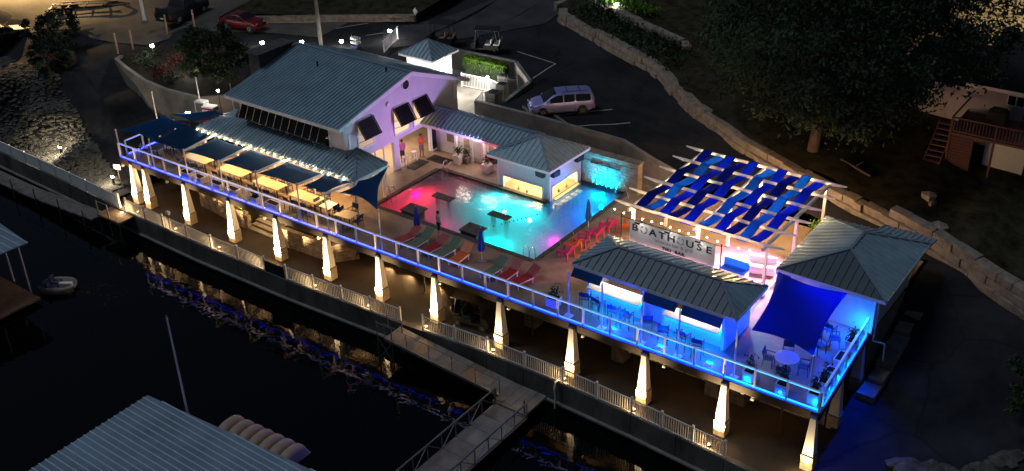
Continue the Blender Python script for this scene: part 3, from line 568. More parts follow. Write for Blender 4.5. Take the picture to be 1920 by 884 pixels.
def wall_light(loc, to, label, power, col=(1,.95,.82)):
    o = thing('wall_lantern', label, 'lamp', loc); b = MB(); b.lathe([(.05,-.1),(.09,-.08),(.09,.06),(.03,.12)], n=8); b.build('lens', M['lamp_head'], o, local=True); b = MB(); b.lathe([(.11,.0),(.02,.08)],(0,0,.07),8); b.build('cap', M['dark_metal'], o, local=True)
    light('lantern_light', 'POINT', Vector(loc)+Vector(to), power, col, .1)
wall_light((-50.02,58.2,3.3), (.3,0,0), 'bright lantern on the hut wall facing the hedge', 260)
wall_light((-50.05,56.75,2.2), (.2,-.2,-.1), 'bright low lantern at the hut corner above the white fence', 90)
wall_light((-47.6,60.3,2.45), (0,-.2,.1), 'bright lantern on the white fence before the hedge', 80)
wall_light((-51.9,56.7,3.0), (0,-.25,0), 'lantern beside the hut door behind the ridge', 70)
wf2 = thing('white_yard_fence', 'white rail fence around the lit service yard', 'fence', (-48,60,1.2))
def railfence(o, pts, h, m, n=None, base=0):
    for (x0,y0,z0),(x1,y1,z1) in zip(pts, pts[1:]):
        L = hypot(x1-x0,y1-y0); k = n or max(1, round(L/.14))
        b = MB(); b.bar((x0,y0,z0+h),(x1,y1,z1+h),.06,.05); b.build('rail', m, o); b = MB(); b.bar((x0,y0,z0+.1),(x1,y1,z1+.1),.05,.04); b.build('rail', m, o)
        bal = MB()
        for i in range(1, k): a = i/k; bal.bar((x0+(x1-x0)*a,y0+(y1-y0)*a,z0+(z1-z0)*a+.1),(x0+(x1-x0)*a,y0+(y1-y0)*a,z0+(z1-z0)*a+h),.025)
        bo = bal.build('balusters', m, o); bo['kind'] = 'stuff'
    for x, y, z in pts: b = MB(); b.bar((x,y,z),(x,y,z+h+.08),.09); b.build('post', m, o)
railfence(wf2, [(-50,60.2,1.2),(-47.6,60.4,1.2),(-46,60,1.2),(-46.3,57.9,1.2),(-45.9,56.7,1.2)], 1.05, M['white'])
for i, (x, y, s, tx) in enumerate(((-44.95,57.6,.95,'grey round topped air conditioner by the minivan'),(-45.4,59.2,.75,'grey air conditioner behind the round topped one'),(-46.9,61.3,.7,'dark air conditioner beside the hedge end'),(-46.0,61.2,.75,'pale air conditioner in the wall corner'))):
    o = thing('air_conditioner', tx, 'air conditioner', (x,y,1.2), .2*i, 'air conditioners in the yard'); h = 1.55 if i < 2 else 1.2
    b = MB(); b.obox((0,0,h/2),s,s,h); b.build('casing', M['steel'], o, local=True, bevel=.05); b = MB(); b.lathe([(s*.4,0),(s*.4,.03)],(0,0,h),12); b.build('fan_grille', M['black'], o, local=True)
    for k in range(6): b = MB(); b.obox((0,-s/2-.01,.2+k*h/8),s*.8,.02,.05); b.build('louvre', M['dark_metal'], o, local=True)
# ================================================================ DECK RAILING
rl = thing('deck_railing', 'long white terrace railing with glass panels and blue strip lighting', 'railing', (-38, 39.3, 0))
NB = 32
rp = MB(); rp.box(-.05,.05,-.05,.05,-.1,1.12); rp.box(-.06,.06,-.06,.06,0,.03); rpm = rp.mesh('rail_post', M['white'])
rp = MB(); rp.box(-.05,.05,-.05,.05,-.62,1.12); rp.box(-.075,.075,-.08,.08,-.68,-.56); rpl = rp.mesh('rail_post_long', M['white'])
def rail_run(o, p, q, n, led, longs=True):
    p = V(*p, 0); q = V(*q, 0); d = (q-p); L = d.length; d.normalize(); ang = atan2(d.y, d.x); nn = V(-d.y, d.x, 0)
    if nn.y < 0: nn = -nn
    for i in range(n+1):
        c = p+d*(L*i/n); lg = longs and i % 3 == 0
        link_copy(rpl if lg else rpm, 'rail_post', o, Matrix.Translation(c-nn*(.055 if lg else 0)) @ Matrix.Rotation(ang,4,'Z'))
    for i in range(n):
        a = p+d*(L*i/n+.05); b = p+d*(L*(i+1)/n-.05)
        g = MB(); g.slab([a+V(0,0,.14), b+V(0,0,.14), b+V(0,0,1.0), a+V(0,0,1.0)], nn*.012); g.build('glass_panel', M['glass'], o)
        e = MB(); e.bar(a+V(0,0,1.09), b+V(0,0,1.09), .1, .075); e.build('top_rail', M['white'], o)
        e = MB(); e.bar(a+V(0,0,.1), b+V(0,0,.1), .05, .045); e.build('bottom_rail', M['white'], o)
        s = MB(); s.bar(a+V(0,0,.032)+nn*.03, b+V(0,0,.032)+nn*.03, .035, .03); s.build('light_strip', led(i/n), o)
        s = MB(); s.bar(a+V(0,0,1.09)-nn*.056, b+V(0,0,1.09)-nn*.056, .012, .05); s.build('light_strip', lt[lb.index(led(i/n))], o)  # glowing strip added so the top rail looks lit
        s = MB(); s.bar(a+V(0,0,.105)-nn*.032, b+V(0,0,.105)-nn*.032, .012, .02); s.build('light_strip', lo_[lb.index(led(i/n))], o)  # outer strip added to throw a blue line onto the lake
lb = [emis('strip_%d' % i, c, s) for i, (c, s) in enumerate((((.04,.06,1),5),((.2,.22,1),1.6),((.01,.03,1),9),((.0,.02,1),12),((.0,.02,1),10),((.0,.05,1),10)))]
lt = [emis('rail_glow_%d' % i, c, s) for i, (c, s) in enumerate((((.26,.3,1),.6),((.4,.42,1),.5),((.2,.28,1),.7),((.14,.28,1),.85),((.08,.3,1),.95),((.05,.36,1),1.)))]
lo_ = [emis('added_edge_glow_%d' % i, c, s) for i, (c, s) in enumerate((((.012,.02,1),12),((.012,.02,1),13),((.008,.02,1),14),((.006,.022,1),15),((.0,.03,1),15),((.0,.06,1),15)))]
def ledf(t): return lb[0] if t < .14 else lb[1] if t < .4 else lb[2] if t < .52 else lb[3] if t < .72 else lb[4] if t < .88 else lb[5]
rail_run(rl, (FX0+.05, FY0+.1), (FX1-.06, FY1+.1), NB, ledf)
rl2 = thing('side_railing', 'white glass railing with cyan light at the far right terrace end', 'railing', (-12.9, 43, 0)); rail_run(rl2, (FX1-.08, FY1+.6), (-13.2, 46.9), 4, lambda t: lb[5], False)
rl3 = thing('end_railing', 'short white railing closing the shaded terrace end', 'railing', (-63.8, 41, 0)); rail_run(rl3, (FX0+.06, FY0+.6), (FX0+.06, 43.8), 3, lambda t: lb[0], False)
# ================================================================ SHADE SAILS OVER THE DINING TERRACE
def sail(name, label, corners, m, dip=.12, pull=.14, group=None, n=10):
    c = [Vector(x) for x in corners]; P = []
    ctr = sum(c, Vector())/4
    for i in range(n+1):
        u = i/n; row = []
        for j in range(n+1):
            v = j/n; p = c[0]*(1-u)*(1-v)+c[1]*u*(1-v)+c[2]*u*v+c[3]*(1-u)*v
            k = max(4*u*(1-u)*(1-4*v*(1-v)), 4*v*(1-v)*(1-4*u*(1-u)))   # edges bow inwards
            p = p+(ctr-p)*pull*k*1.3; p.z -= dip*16*u*(1-u)*v*(1-v)*.6; row.append(p)
        P.append(row)
    o = thing(name, label, 'shade sail', ctr, 0, group); b = MB(); b.grid(P); s = b.build('cloth', m, o, smooth=True)
    sm = s.modifiers.new('thick', 'SOLIDIFY'); sm.thickness = .012
    for q, x in zip(c, (P[0][0],P[n][0],P[n][n],P[0][n])):
        k = MB(); k.sphere(x, .035, 6); k.build('corner_ring', M['chrome'], o)
    return o
PXS = [(-64.05,2.0),(-60.4,2.15),(-56.8,2.27),(-53.35,2.36),(-49.9,2.5),(-46.25,2.62),(-43.9,2.64),(-39.6,2.74)]
for i, (x, z) in enumerate(PXS):
    o = thing('sail_post', f'slim white sail post on the dining railing, {ORD[i]} from the shaded end', 'post', (x, fy(x)+.22, 0), 0, 'white posts carrying the dining sails')
    b = MB(); b.tube((0,0,.02),(0,0,z),.05,.045,10); b.build('pole', M['white'], o, local=True); b = MB(); b.lathe([(.06,0),(.06,.05),(.01,.09)],(0,0,z),10); b.build('cap', M['white'], o, local=True); b = MB(); b.box(-.12,.12,-.1,.1,0,.02); b.build('base_plate', M['white'], o, local=True)
    b = MB(); b.tube((0,.06,z-.12),(0,.14,z-.1),.015); b.build('hook', M['chrome'], o, local=True)
    if 1 < i < 7: b = MB(); b.bar((.02,.06,z-.06),(.2,EY-.04-fy(x)-.22,EZ-.17),.24,.04); b.build('cross_beam', M['white'], o, local=True)
for i in range(2, 6):
    (xa, za), (xb, zb_) = PXS[i-1], PXS[i]; ya, yb = fy(xa)+.36, fy(xb)+.36; 
    sail('shade_sail', f'navy shade sail strung from the string lit eave, {ORD[i-2]} from the shaded terrace end', [(xa+.18,ya-.05,za-.12),(xb-.12,yb-.05,zb_-.12),(xb+.1,EY-.1,EZ-.26),(xa+.42,EY-.1,EZ-.26)], M['navy'], .12, .05, 'navy sails over the dining tables')
sail('shade_sail', 'navy shade sail next to the big curved corner sail', [(-45.9,fy(-46)+.36,2.5),(-44.1,fy(-44)+.36,2.54),(-43.8,EY-.12,EZ-.12),(-45.9,EY-.12,EZ-.12)], M['navy'], .08, .1, 'navy sails over the dining tables')
sail('shade_sail', 'large curved navy sail reaching from the veranda corner to the pool side post', [(-43.3,40.1,2.55),(-39.75,39.65,2.62),(-43.35,44.55,2.5),(-43.5,42.0,2.5)], M['navy'], .12, .22)
sail('shade_sail', 'dark navy sail over the unlit terrace corner', [(-63.9,39.35,1.95),(-60.3,39.4,2.08),(-59.6,42.1,2.45),(-62.6,42.4,2.3)], M['navy'], .1, .12)
sail('shade_sail', 'dark navy sail behind the unlit terrace corner by the garden lamp', [(-62.3,42.6,2.35),(-59.8,42.3,2.5),(-57.2,44.3,2.6),(-60.0,45.0,2.4)], M['navy'], .1, .12)
sail('shade_sail', 'dim navy sail between the shaded corner and the lit dining tables', [(-60.1,39.45,2.1),(-56.95,39.5,2.2),(-56.9,EY-.12,EZ-.12),(-59.5,EY+.1,EZ-.12)], M['navy'], .1, .1)
# ---- string lights
bulb_me = MB().sphere((0,0,-.05), .045, 6).mesh('bulb', M['bulb']); bulbw_me = MB().sphere((0,0,-.05), .05, 6).mesh('bulb', M['bulb_white'])
def string_lights(label, pts, step, sag, group=None, me=bulb_me, power=0, every=4, col=(1,.62,.25), up=False):
    o = thing('string_lights', label, 'string lights', pts[0], 0, group); k = 0
    for a, b in zip(pts, pts[1:]):
        a, b = Vector(a), Vector(b); n = max(2, round((b-a).length/step)); P = [a+(b-a)*(i/n)-V(0,0,sag*4*(i/n)*(1-i/n)) for i in range(n+1)]
        w_ = MB(); w_.path(P, .008, 4); w_.build('cable', M['black'], o)
        for p in P[:-1]:
            link_copy(me, 'bulb', o, Matrix.Translation(p)); k += 1
            if power and k % every == 0: light('bulb_light', 'POINT', p+V(0,-.1,.02) if up else p-V(0,.0,.12), power, col, .05)
    return o
string_lights('row of warm bulbs along the veranda eave', [(-58.2,EY-.12,EZ-.02),(-54.8,EY-.12,EZ-.02),(-51.2,EY-.12,EZ-.02),(-47.6,EY-.12,EZ-.02),(-43.8,EY-.12,EZ-.02)], .6, .04, power=5, every=2, up=True, col=(1,.85,.6))
# ================================================================ DINING FURNITURE
def chair_proto(name, label, cat, m, bar=False):
    o = thing(name, label, cat, (0,0,-50)); h = .74 if bar else .44
    b = MB(); b.box(-.24,.24,-.22,.22,h,h+.03); b.build('seat', m, o, local=True)
    b = MB(); b.slab([(-.24,.21,h+.2),(.24,.21,h+.2),(.24,.3,h+.5),(-.24,.3,h+.5)],(0,.02,0)); b.build('backrest', m, o, local=True)
    for sx in (-1,1):
        b = MB(); b.bar((sx*.25,-.22,0),(sx*.25,-.22,h+.22),.03); b.build('leg', M['dark_metal'], o, local=True)
        b = MB(); b.bar((sx*.25,.26,0),(sx*.25,.22,h+.1),.03); b.bar((sx*.25,.22,h+.1),(sx*.25,.31,h+.5),.03); b.build('leg', M['dark_metal'], o, local=True)
        b = MB(); b.bar((sx*.26,-.23,h+.23),(sx*.26,.22,h+.23),.045,.025); b.build('armrest', M['dark_metal'], o, local=True)
    return o
ch0 = chair_proto('dining_chair', '', 'chair', M['chair_blue']); ch0t = make_tree(ch0)
used = [False]
def chair(x, y, rz, label, group='navy dining chairs'):
    if not used[0]: used[0] = True; ch0.location = (x,y,.0); ch0.rotation_euler.z = rz; ch0['label'] = label; ch0['group'] = group; return ch0
    return copy_tree(ch0, (x,y,0), rz, label, group, tree=ch0t)
def table(x, y, L, Wd, label, rz=0, round_=False, h=.75, m=None):
    o = thing('dining_table', label, 'table', (x,y,0), rz, None); m = m or M['table_top']; b = MB()
    if round_: b.lathe([(L/2,h-.035),(L/2,h)], n=24)
    else: b.obox((0,0,h-.02),L,Wd,.04)
    b.build('table_top', m, o, local=True, bevel=.01)
    if round_: b = MB(); b.tube((0,0,0),(0,0,h-.04),.05); b.lathe([(.28,0),(.28,.03)], n=12); b.build('pedestal', M['dark_metal'], o, local=True)
    else:
        for sx in (-1,1):
            for sy in (-1,1): b = MB(); b.bar((sx*(L/2-.1),sy*(Wd/2-.08),0),(sx*(L/2-.1),sy*(Wd/2-.08),h-.04),.05); b.build('leg', M['dark_metal'], o, local=True)
    return o
k = 0
for i, x in enumerate((-57.8,-54.2,-50.75,-47.35)):
    table(x, 41.05, 2.35, .95, f'long tan dining table under the navy sails, {ORD[i]} from the shaded end')
    for j, dx in enumerate((-.75,0,.75)):
        for s, wd in ((-1,'railing'),(1,'veranda')):
            chair(x+dx+random.uniform(-.06,.06), 41.05+s*.78, (0 if s > 0 else pi)+random.uniform(-.15,.15), f'navy chair on the {wd} side of the {ORD[i]} long tan table, {ORD[j]} along it')
table(-45.35,41.0,.9,.9,'small pale cloth topped table beside the corner sail post', m=M['white'])
for dx, s, tx in ((-.75,pi/2,'left'),(.75,-pi/2,'right')): chair(-45.35+dx,41.0,s,f'navy chair at the {tx} of the small pale table by the corner sail post')
table(-43.6,40.75,1.25,.9,'square wooden table under the big curved corner sail',.1)
for dx, dy, rz, tx in ((-.8,.25,pi/2,'far end of'),(-.25,.8,0,'veranda side of'),(.8,.1,-pi/2,'pool side of'),(.3,-.75,pi,'railing side of')): chair(-43.6+dx,40.75+dy,rz,f'navy chair at the {tx} the square wooden table below the curved sail')
chair(-45.9,39.75,2.9,'single navy chair facing the railing near the corner sail post')
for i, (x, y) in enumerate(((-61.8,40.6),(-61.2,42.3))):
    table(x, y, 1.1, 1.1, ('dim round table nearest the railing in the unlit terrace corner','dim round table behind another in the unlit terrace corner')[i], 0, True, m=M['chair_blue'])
    for a in range(4): chair(x+.85*cos(a*pi/2+.6), y+.85*sin(a*pi/2+.6), a*pi/2+.6-pi/2, f'dim navy chair, {ORD[a]} around the round table {("nearest the railing","farther back")[i]} in the unlit corner')
# ---- planters
def planter(x, y, w_, d_, h, label, rz=0, plant=1, m=None, seed=1):
    o = thing('planter_box', label, 'planter', (x,y,0), rz, 'white planters on the terrace'); b = MB()
    b.frust(0,0,0,h,w_*.9,w_,d_*.9,d_); b.build('box', M['white'], o, local=True); b = MB(); b.obox((0,0,h+.005),w_-.08,d_-.08,.012); b.build('soil', M['soil'], o, local=True)
    b = MB(); 
    for a in ((-1,0),(1,0)): b.obox((a[0]*(w_/2-.015),0,h),.05,d_+.02,.05)
    for a in (-1,1): b.obox((0,a*(d_/2-.015),h),w_-.08,.05,.05)
    b.build('rim', M['white'], o, local=True)
    if plant:
        rad = min(w_,d_)*.55
        leaf_cloud(int(120*plant), lambda r: (r.gauss(0,w_*.22), r.gauss(0,rad*.55), h+.05+abs(r.gauss(.18,.16))*plant), .075, seed).build('foliage', M['leaf'], o, local=True)
    return o
pls = [(-57.3,.95,0,'empty white planter behind the railing, farthest toward the shaded end'),(-56.0,.8,0,'low white planter beside the second sail post'),(-54.3,1.1,0,'long white planter before the first lit dining table'),(-52.7,1.0,0,'long white planter between two sail posts at the second dining table'),(-50.55,.6,1.3,'small white planter with a leafy plant by the dining railing'),(-48.95,1.05,0,'long white planter before the last lit dining table')]
for i, (x, w_, p_, tx) in enumerate(pls): planter(x, fy(x)+.45, w_, .5, .45, tx, 0, p_, seed=i)
planter(-27.95,40.35,.7,.6,.5,'white planter with dark leaves near the tiki bar end of the pool deck',0,1.2,seed=11)
for i, (x, y, tx) in enumerate(((-16.45,40.2,'cyan lit planter on the railing near the tiki bar corner'),(-14.75,40.15,'cyan lit planter in the middle of the last railing stretch'),(-13.25,40.35,'tall cyan lit planter in the outer terrace corner'),(-13.2,41.45,'cyan lit planter, first along the side railing from the corner'),(-13.25,42.45,'cyan lit planter, second along the side railing from the corner'),(-13.3,43.75,'long cyan lit planter, third along the side railing'),(-13.35,45.3,'cyan lit planter nearest the pavilion wall'))):
    planter(x, y, .55 if i != 5 else .5, .5 if i != 5 else .9, .55, tx, 0, 1.5 if i not in (4,5) else .0, seed=20+i)
# ================================================================ POOL DECK: loungers, umbrellas, chairs, pool tables
def lounger(x, y, rz, m, label):
    o = thing('sun_lounger', label, 'lounger', (x,y,0), rz, 'loungers beside the pool'); b = MB(); b.obox((0,-.35,.33),.62,1.25,.04); b.build('seat', m, o, local=True)
    b = MB(); b.slab([(-.31,.28,.34),(.31,.28,.34),(.31,.85,.72),(-.31,.85,.72)],(0,.02,.03)); b.build('backrest', m, o, local=True)
    for sx in (-1,1):
        b = MB(); b.bar((sx*.33,-.97,.3),(sx*.33,.3,.3),.045); b.build('side_rail', M['white'], o, local=True)
        for yy in (-.85,.2): b = MB(); b.bar((sx*.33,yy,0),(sx*.33,yy,.3),.045); b.build('leg', M['white'], o, local=True)
    return o
for x, y, c, tx in ((-39.1,41.25,'red','red lounger under the first closed umbrella'),(-38.15,41.4,'green_cloth','pale green lounger beside the red one by the first umbrella'),(-37.0,41.3,'red','red lounger between two pale green ones'),(-36.1,41.4,'green_cloth','pale green lounger next to the orange one'),(-35.05,41.35,'orange','orange lounger before the second closed umbrella'),(-32.55,41.2,'green_cloth','pale green lounger past the second closed umbrella'),(-31.6,41.4,'red','red lounger beside the pale green one past the second umbrella'),(-30.55,41.45,'red','red lounger nearest the tiki bar')):
    lounger(x, y, random.uniform(-.25,.1), M[c], tx)
def umbrella(x, y, h, label):
    o = thing('closed_umbrella', label, 'umbrella', (x,y,0), random.uniform(0,1), 'closed umbrellas round the pool'); b = MB(); b.tube((0,0,0),(0,0,h),.025); b.build('pole', M['white'], o, local=True)
    b = MB(); n = 16; prof = [(.22,.32),(.24,.42),(.16,.62),(.11,.85),(.03,.985)]
    vs = [((r*h*.42)*(1 if i % 2 else .62)*cos(2*pi*i/n), (r*h*.42)*(1 if i % 2 else .62)*sin(2*pi*i/n), z*h) for r, z in prof for i in range(n)]
    b.add(vs, [(j*n+i, j*n+(i+1) % n, (j+1)*n+(i+1) % n, (j+1)*n+i) for j in range(4) for i in range(n)]); b.build('canopy', M['umbrella_blue'], o, local=True)
    b = MB(); b.lathe([(.26,0),(.26,.06),(.05,.1)], n=14); b.build('base', M['concrete'], o, local=True); b = MB(); b.sphere((0,0,h+.02),.04,6); b.build('finial', M['white'], o, local=True)
umbrella(-39.15,42.2,1.95,'closed blue umbrella beside the swimmer'); umbrella(-34.0,41.9,2.2,'large closed blue umbrella among the loungers'); umbrella(-30.95,48.45,2.1,'closed blue umbrella between the bright deck chairs')
def deck_chair(x, y, rz, m, label):
    o = thing('deck_chair', label, 'chair', (x,y,0), rz, 'bright slatted chairs beside the pool')
    for i in range(5): b = MB(); b.obox((-.24+i*.12,0,.33+.0),.1,.62,.025,0,('X',.14)); b.build('seat_slat', m, o, local=True)
    for i in range(5): b = MB(); a = -.24+i*.12; hh = .95-.25*abs(i-2)*.2; b.bar((a,.3,.3),(a*1.15,.62,hh),.1,.025,up=(0,1,.3)); b.build('back_slat', m, o, local=True)
    for sx in (-1,1):
        b = MB(); b.obox((sx*.38,.05,.53),.12,.75,.03); b.build('armrest', m, o, local=True)
        b = MB(); b.bar((sx*.34,-.3,0),(sx*.34,-.28,.52),.07); b.build('leg', m, o, local=True); b = MB(); b.bar((sx*.34,.42,0),(sx*.34,.38,.52),.07); b.build('leg', m, o, local=True)
    b = MB(); b.bar((-.34,-.3,.31),(.34,-.3,.31),.05); b.build('apron', m, o, local=True)
for x, y, c, tx in ((-30.3,44.95,'magenta','crimson pink slatted chair nearest the railing on the pool edge'),(-30.4,45.85,'orange','orange slatted chair beside the nearest pink one'),(-30.35,46.7,'magenta','magenta slatted chair behind the orange one'),(-30.1,47.8,'magenta','magenta slatted chair just before the closed umbrella'),(-30.0,49.1,'magenta','pink slatted chair just past the closed umbrella'),(-28.9,49.6,'orange','orange slatted chair set back under the pergola edge'),(-29.0,46.3,'orange','orange slatted chair set back toward the tiki roof')):
    deck_chair(x, y, -pi/2+random.uniform(-.2,.2), M[c], tx)
def pool_table(x, y, z, w_, d_, label, legs=True):
    o = thing('pool_table', label, 'table', (x,y,-1.3), 0, 'slab tables in the pool'); b = MB(); b.obox((0,0,1.3+z),w_,d_,.07); b.build('table_top', M['stone_dark'], o, local=True, bevel=.015)
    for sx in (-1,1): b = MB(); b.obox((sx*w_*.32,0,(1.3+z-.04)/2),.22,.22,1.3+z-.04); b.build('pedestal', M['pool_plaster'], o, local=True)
pool_table(-40.8,46.65,.15,1.5,.6,'grey slab table standing in the red lit water'); pool_table(-36.3,46.65,.15,1.5,.6,'grey slab table standing in the turquoise water')
for x, y, tx in ((-41.3,44.35,'dark raised slab on the pool edge beside the umbrella'),(-36.6,44.4,'dark raised slab on the pool edge in front of the turquoise water')):
    o = thing('pool_platform', tx, 'platform', (x,y,-1.3)); b = MB(); b.obox((0,0,1.44),1.4,1.1,.09); b.build('top', M['stone_dark'], o, local=True, bevel=.02); b = MB(); b.obox((0,-.1,.7),1.2,.8,1.38); b.build('base', M['pool_tile'], o, local=True)
def pool_rail(x, y, rz, label):
    o = thing('pool_handrail', label, 'handrail', (x,y,0), rz)
    for s in (-.22,.22): b = MB(); b.path([(s,.25,0),(s,.25,.55),(s,.12,.72),(s,-.12,.72),(s,-.3,.5),(s,-.34,-.5)], .02, 6); b.build('tube', M['chrome'], o, local=True)
pool_rail(PX0-.1,45.0,pi/2,'chrome ladder rail at the dark pool corner near the veranda'); pool_rail(-31.95,PY0-.02,pi,'chrome handrail at the pool corner nearest the tiki bar'); pool_rail(-43.1,PY1+.05,0,'chrome rail at the inner pool corner by the breezeway')
# jets arching over the water
wj = mat('jet_water', (.75,.82,.88), .2, var=.05)
for i, (x, y, dx) in enumerate(((-31.3,46.0,-2.3),(-31.3,47.4,-2.3),(-30.9,53.1,-1.2))):
    P = [(x+dx*t, y+(.25*t), .05+1.15*4*t*(1-t)*.8) for t in np.linspace(0,1,14)]; b = MB(); b.path(P, .009, 5); o = b.build('water_jet', wj); tag(o, f'thin arc of water shooting into the pool, {("nearest the railing","second from the railing","beside the waterfall")[i]}', 'water jet', 'water jets over the pool')
lane = thing('pool_float_line', 'line of dark and white floats crossing the turquoise water', 'float line', (-35.8,45.4,-.1))
for i in range(14):
    t = i/13; b = MB(); b.sphere((-36.3+1.6*t, 45.2+3.2*t, -.08), .05, 6); b.build('float', M['black'] if i > 4 else (M['white'] if i % 2 else M['black']), lane)
# ================================================================ TIKI BAR
tk = thing('tiki_bar', 'open fronted tiki bar with dark metal hip roof and cyan lit counter', 'building', (-22.8,43,0))
w = MB(); w.box(-26.75,-26.55,41.9,44.5,0,2.45); w.build('end_wall', M['siding'], tk)
w = MB(); w.box(-18.75,-18.5,41.7,44.5,0,2.45); w.build('end_wall', M['siding'], tk)
w = MB(); w.box(-23.3,-22.0,42.05,42.2,0,2.45); w.build('centre_panel', M['siding'], tk)
w = MB(); w.box(-26.54,-18.76,44.3,44.5,0,2.45); w.build('back_wall', M['white'], tk)
for x in (-26.65,-23.25,-22.05,-18.62): p = MB(); p.box(x-.08,x+.08,41.62 if x > -19 else 41.75,41.69 if x > -19 else 41.89,0,2.45); p.build('post', M['white'], tk)
for x0, x1 in ((-26.5,-23.35),(-21.95,-18.8)):
    c = MB(); c.box(x0,x1,41.35,42.3,1.06,1.12); c.build('counter_top', M['white'], tk)
    c = MB(); c.box(x0,x1,41.85,41.95,0,1.05); c.build('counter_front', M['white'], tk)
    c = MB(); c.box(x0,x1,41.7,41.76,1.0,1.045); c.build('light_strip', emis('counter_strip', (.0,.3,1), 26), tk)
    c = MB(); c.box(x0+.1,x1-.1,43.6,44.29,0,.95); c.build('back_bar', M['steel'], tk)
    light('bar_light', 'AREA', ((x0+x1)/2,42.75,2.25), 24, (1,.88,.7), sx=2.8, sy=.4, to=((x0+x1)/2,42.3,0), spread=110)
for i in range(36):
    b = MB(); x = random.choice((random.uniform(-26.3,-23.5), random.uniform(-21.8,-19))); b.lathe([(.045,0),(.045,.18),(.016,.24),(.016,.32)],(x,43.8+random.uniform(0,.4),.951),6); b.build('bottle', random.choice((M['orange'],M['wood'],M['glass_dark'],M['white'])), tk)
for x0, x1 in ((-27.1,-25.3),(-22.8,-20.9),(-20.6,-18.4)):
    a = MB(); a.slab([(x0,41.15,2.4),(x1,41.15,2.4),(x1,40.75,1.95),(x0,40.75,1.95)],(0,.015,.02)); a.build('awning', M['navy'], tk); a = MB(); a.bar((x0,40.75,1.95),(x1,40.75,1.95),.03); a.build('awning_bar', M['dark_metal'], tk)
rf = MB().box(-26.9,-18.0,41.4,44.5,2.46,2.52).build('roof', M['white'], tk)
t0, t1, t2, t3, ra, rb_ = V(-27.25,41.1,2.5), V(-17.75,41.1,2.5), V(-17.8,44.75,2.5), V(-27.25,44.75,2.5), V(-25.4,42.7,3.3), V(-19.4,42.7,3.3)
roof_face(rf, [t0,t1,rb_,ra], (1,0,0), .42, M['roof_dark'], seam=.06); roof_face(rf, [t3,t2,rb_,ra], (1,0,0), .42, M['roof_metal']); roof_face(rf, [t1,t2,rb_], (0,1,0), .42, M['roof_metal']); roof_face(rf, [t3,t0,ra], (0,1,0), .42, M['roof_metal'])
for a, c_ in ((t0,ra),(t3,ra),(t1,rb_),(t2,rb_),(ra,rb_)): c = MB(); c.bar(a+V(0,0,.03), c_+V(0,0,.03), .16, .05); c.build('hip_cap', M['roof_cap'], rf)
for a, c_ in ((t0,t1),(t1,t2),(t2,t3),(t3,t0)): c = MB(); c.bar(a-V(0,0,.1), c_-V(0,0,.1), .06, .17); c.build('eave_board', M['trim'], rf)
for i, (x, z) in enumerate(((-26.7,2.75),(-24.65,2.75),(-22.3,2.75),(-20.2,2.8),(-17.15,2.72))):
    o = thing('bar_terrace_post', f'slim white post on the blue lit railing before the tiki bar, {ORD[i]} from the pool', 'post', (x, 39.95, 0), 0, 'white posts before the tiki bar'); b = MB(); b.tube((0,0,0),(0,0,z),.05,.045,10); b.build('pole', M['white'], o, local=True); b = MB(); b.box(-.22,.22,-.18,.18,0,.04); b.build('base_plate', M['white'], o, local=True); b = MB(); b.lathe([(.06,0),(.01,.05)],(0,0,z),8); b.build('cap', M['white'], o, local=True)
bc0 = chair_proto('bar_chair', '', 'chair', M['chair_blue'], True); bct = make_tree(bc0)
for i, (x, y, rz) in enumerate(((-26.3,40.95,pi+.3),(-25.4,40.85,pi-.2),(-24.4,40.75,pi+.1),(-23.6,40.75,pi),(-22.5,40.9,pi+.5),(-21.4,40.6,pi+.4),(-20.3,40.7,pi-.1),(-19.4,40.5,pi+.2))):
    tx = f'tall navy bar chair before the cyan lit counter, {ORD[i]} from the pool'
    if i == 0: bc0.location = (x,y,0); bc0.rotation_euler.z = rz; bc0['label'] = tx; bc0['group'] = 'bar chairs at the tiki counter'
    else: copy_tree(bc0, (x,y,0), rz, tx, 'bar chairs at the tiki counter', tree=bct)
for i, (x, y) in enumerate(((-24.1,40.15),(-21.3,40.15),(-18.6,40.25))):
    o = thing('floor_light', f'low pale floor lamp on the railing side of the tiki terrace, {ORD[i]} from the pool', 'lamp', (x,y,0)); b = MB(); b.frust(0,0,0,.1,.5,.3,.4,.2); b.build('housing', M['white'], o, local=True); b = MB(); b.obox((0,.05,.11),.26,.12,.02); b.build('lens', lb[5], o, local=True); light('floor_wash', 'POINT', (x,y+.25,.45), 125, (.0,.05,1), .1)
# ---- the sign on its frame above the bar
sg = thing('bar_sign', 'grey board sign reading BOATHOUSE above the tiki bar roof', 'sign', (-23.4,44.9,2.4))
SX0, SX1, SZ0, SZ1, SY = -26.05,-20.95,2.42,3.72,44.95
b = MB(); b.box(SX0,SX1,SY,SY+.06,SZ0,SZ1); b.build('board', M['sign_face'], sg)
for x in (-26.6,-20.6): b = MB(); b.tube((x,SY+.03,1.9),(x,SY+.03,SZ1+.2),.035); b.build('frame_post', M['dark_metal'], sg)
for z in (SZ0-.05,SZ0-.4): b = MB(); b.bar((-26.6,SY+.03,z),(-20.6,SY+.03,z),.035); b.build('frame_bar', M['dark_metal'], sg)
b = MB(); b.bar((-26.6,SY+.03,SZ1+.05),(-20.6,SY+.03,SZ1+.05),.03); b.build('frame_bar', M['dark_metal'], sg)
for x in (-25.3,-23.5,-21.7): b = MB(); b.bar((x,SY,SZ1+.05),(x,SY-.5,SZ1+.25),.025); b.obox((x,SY-.52,SZ1+.24),.3,.08,.06); b.build('added_sign_lamp', M['dark_metal'], sg); light('added_sign_light', 'AREA', (x,SY-.52,SZ1+.2), 2.6, (1,.9,.82), sx=.28, sy=.06, to=(x,SY,3.0))  # gooseneck lamps added to brighten the board, none known here
FONTS = []
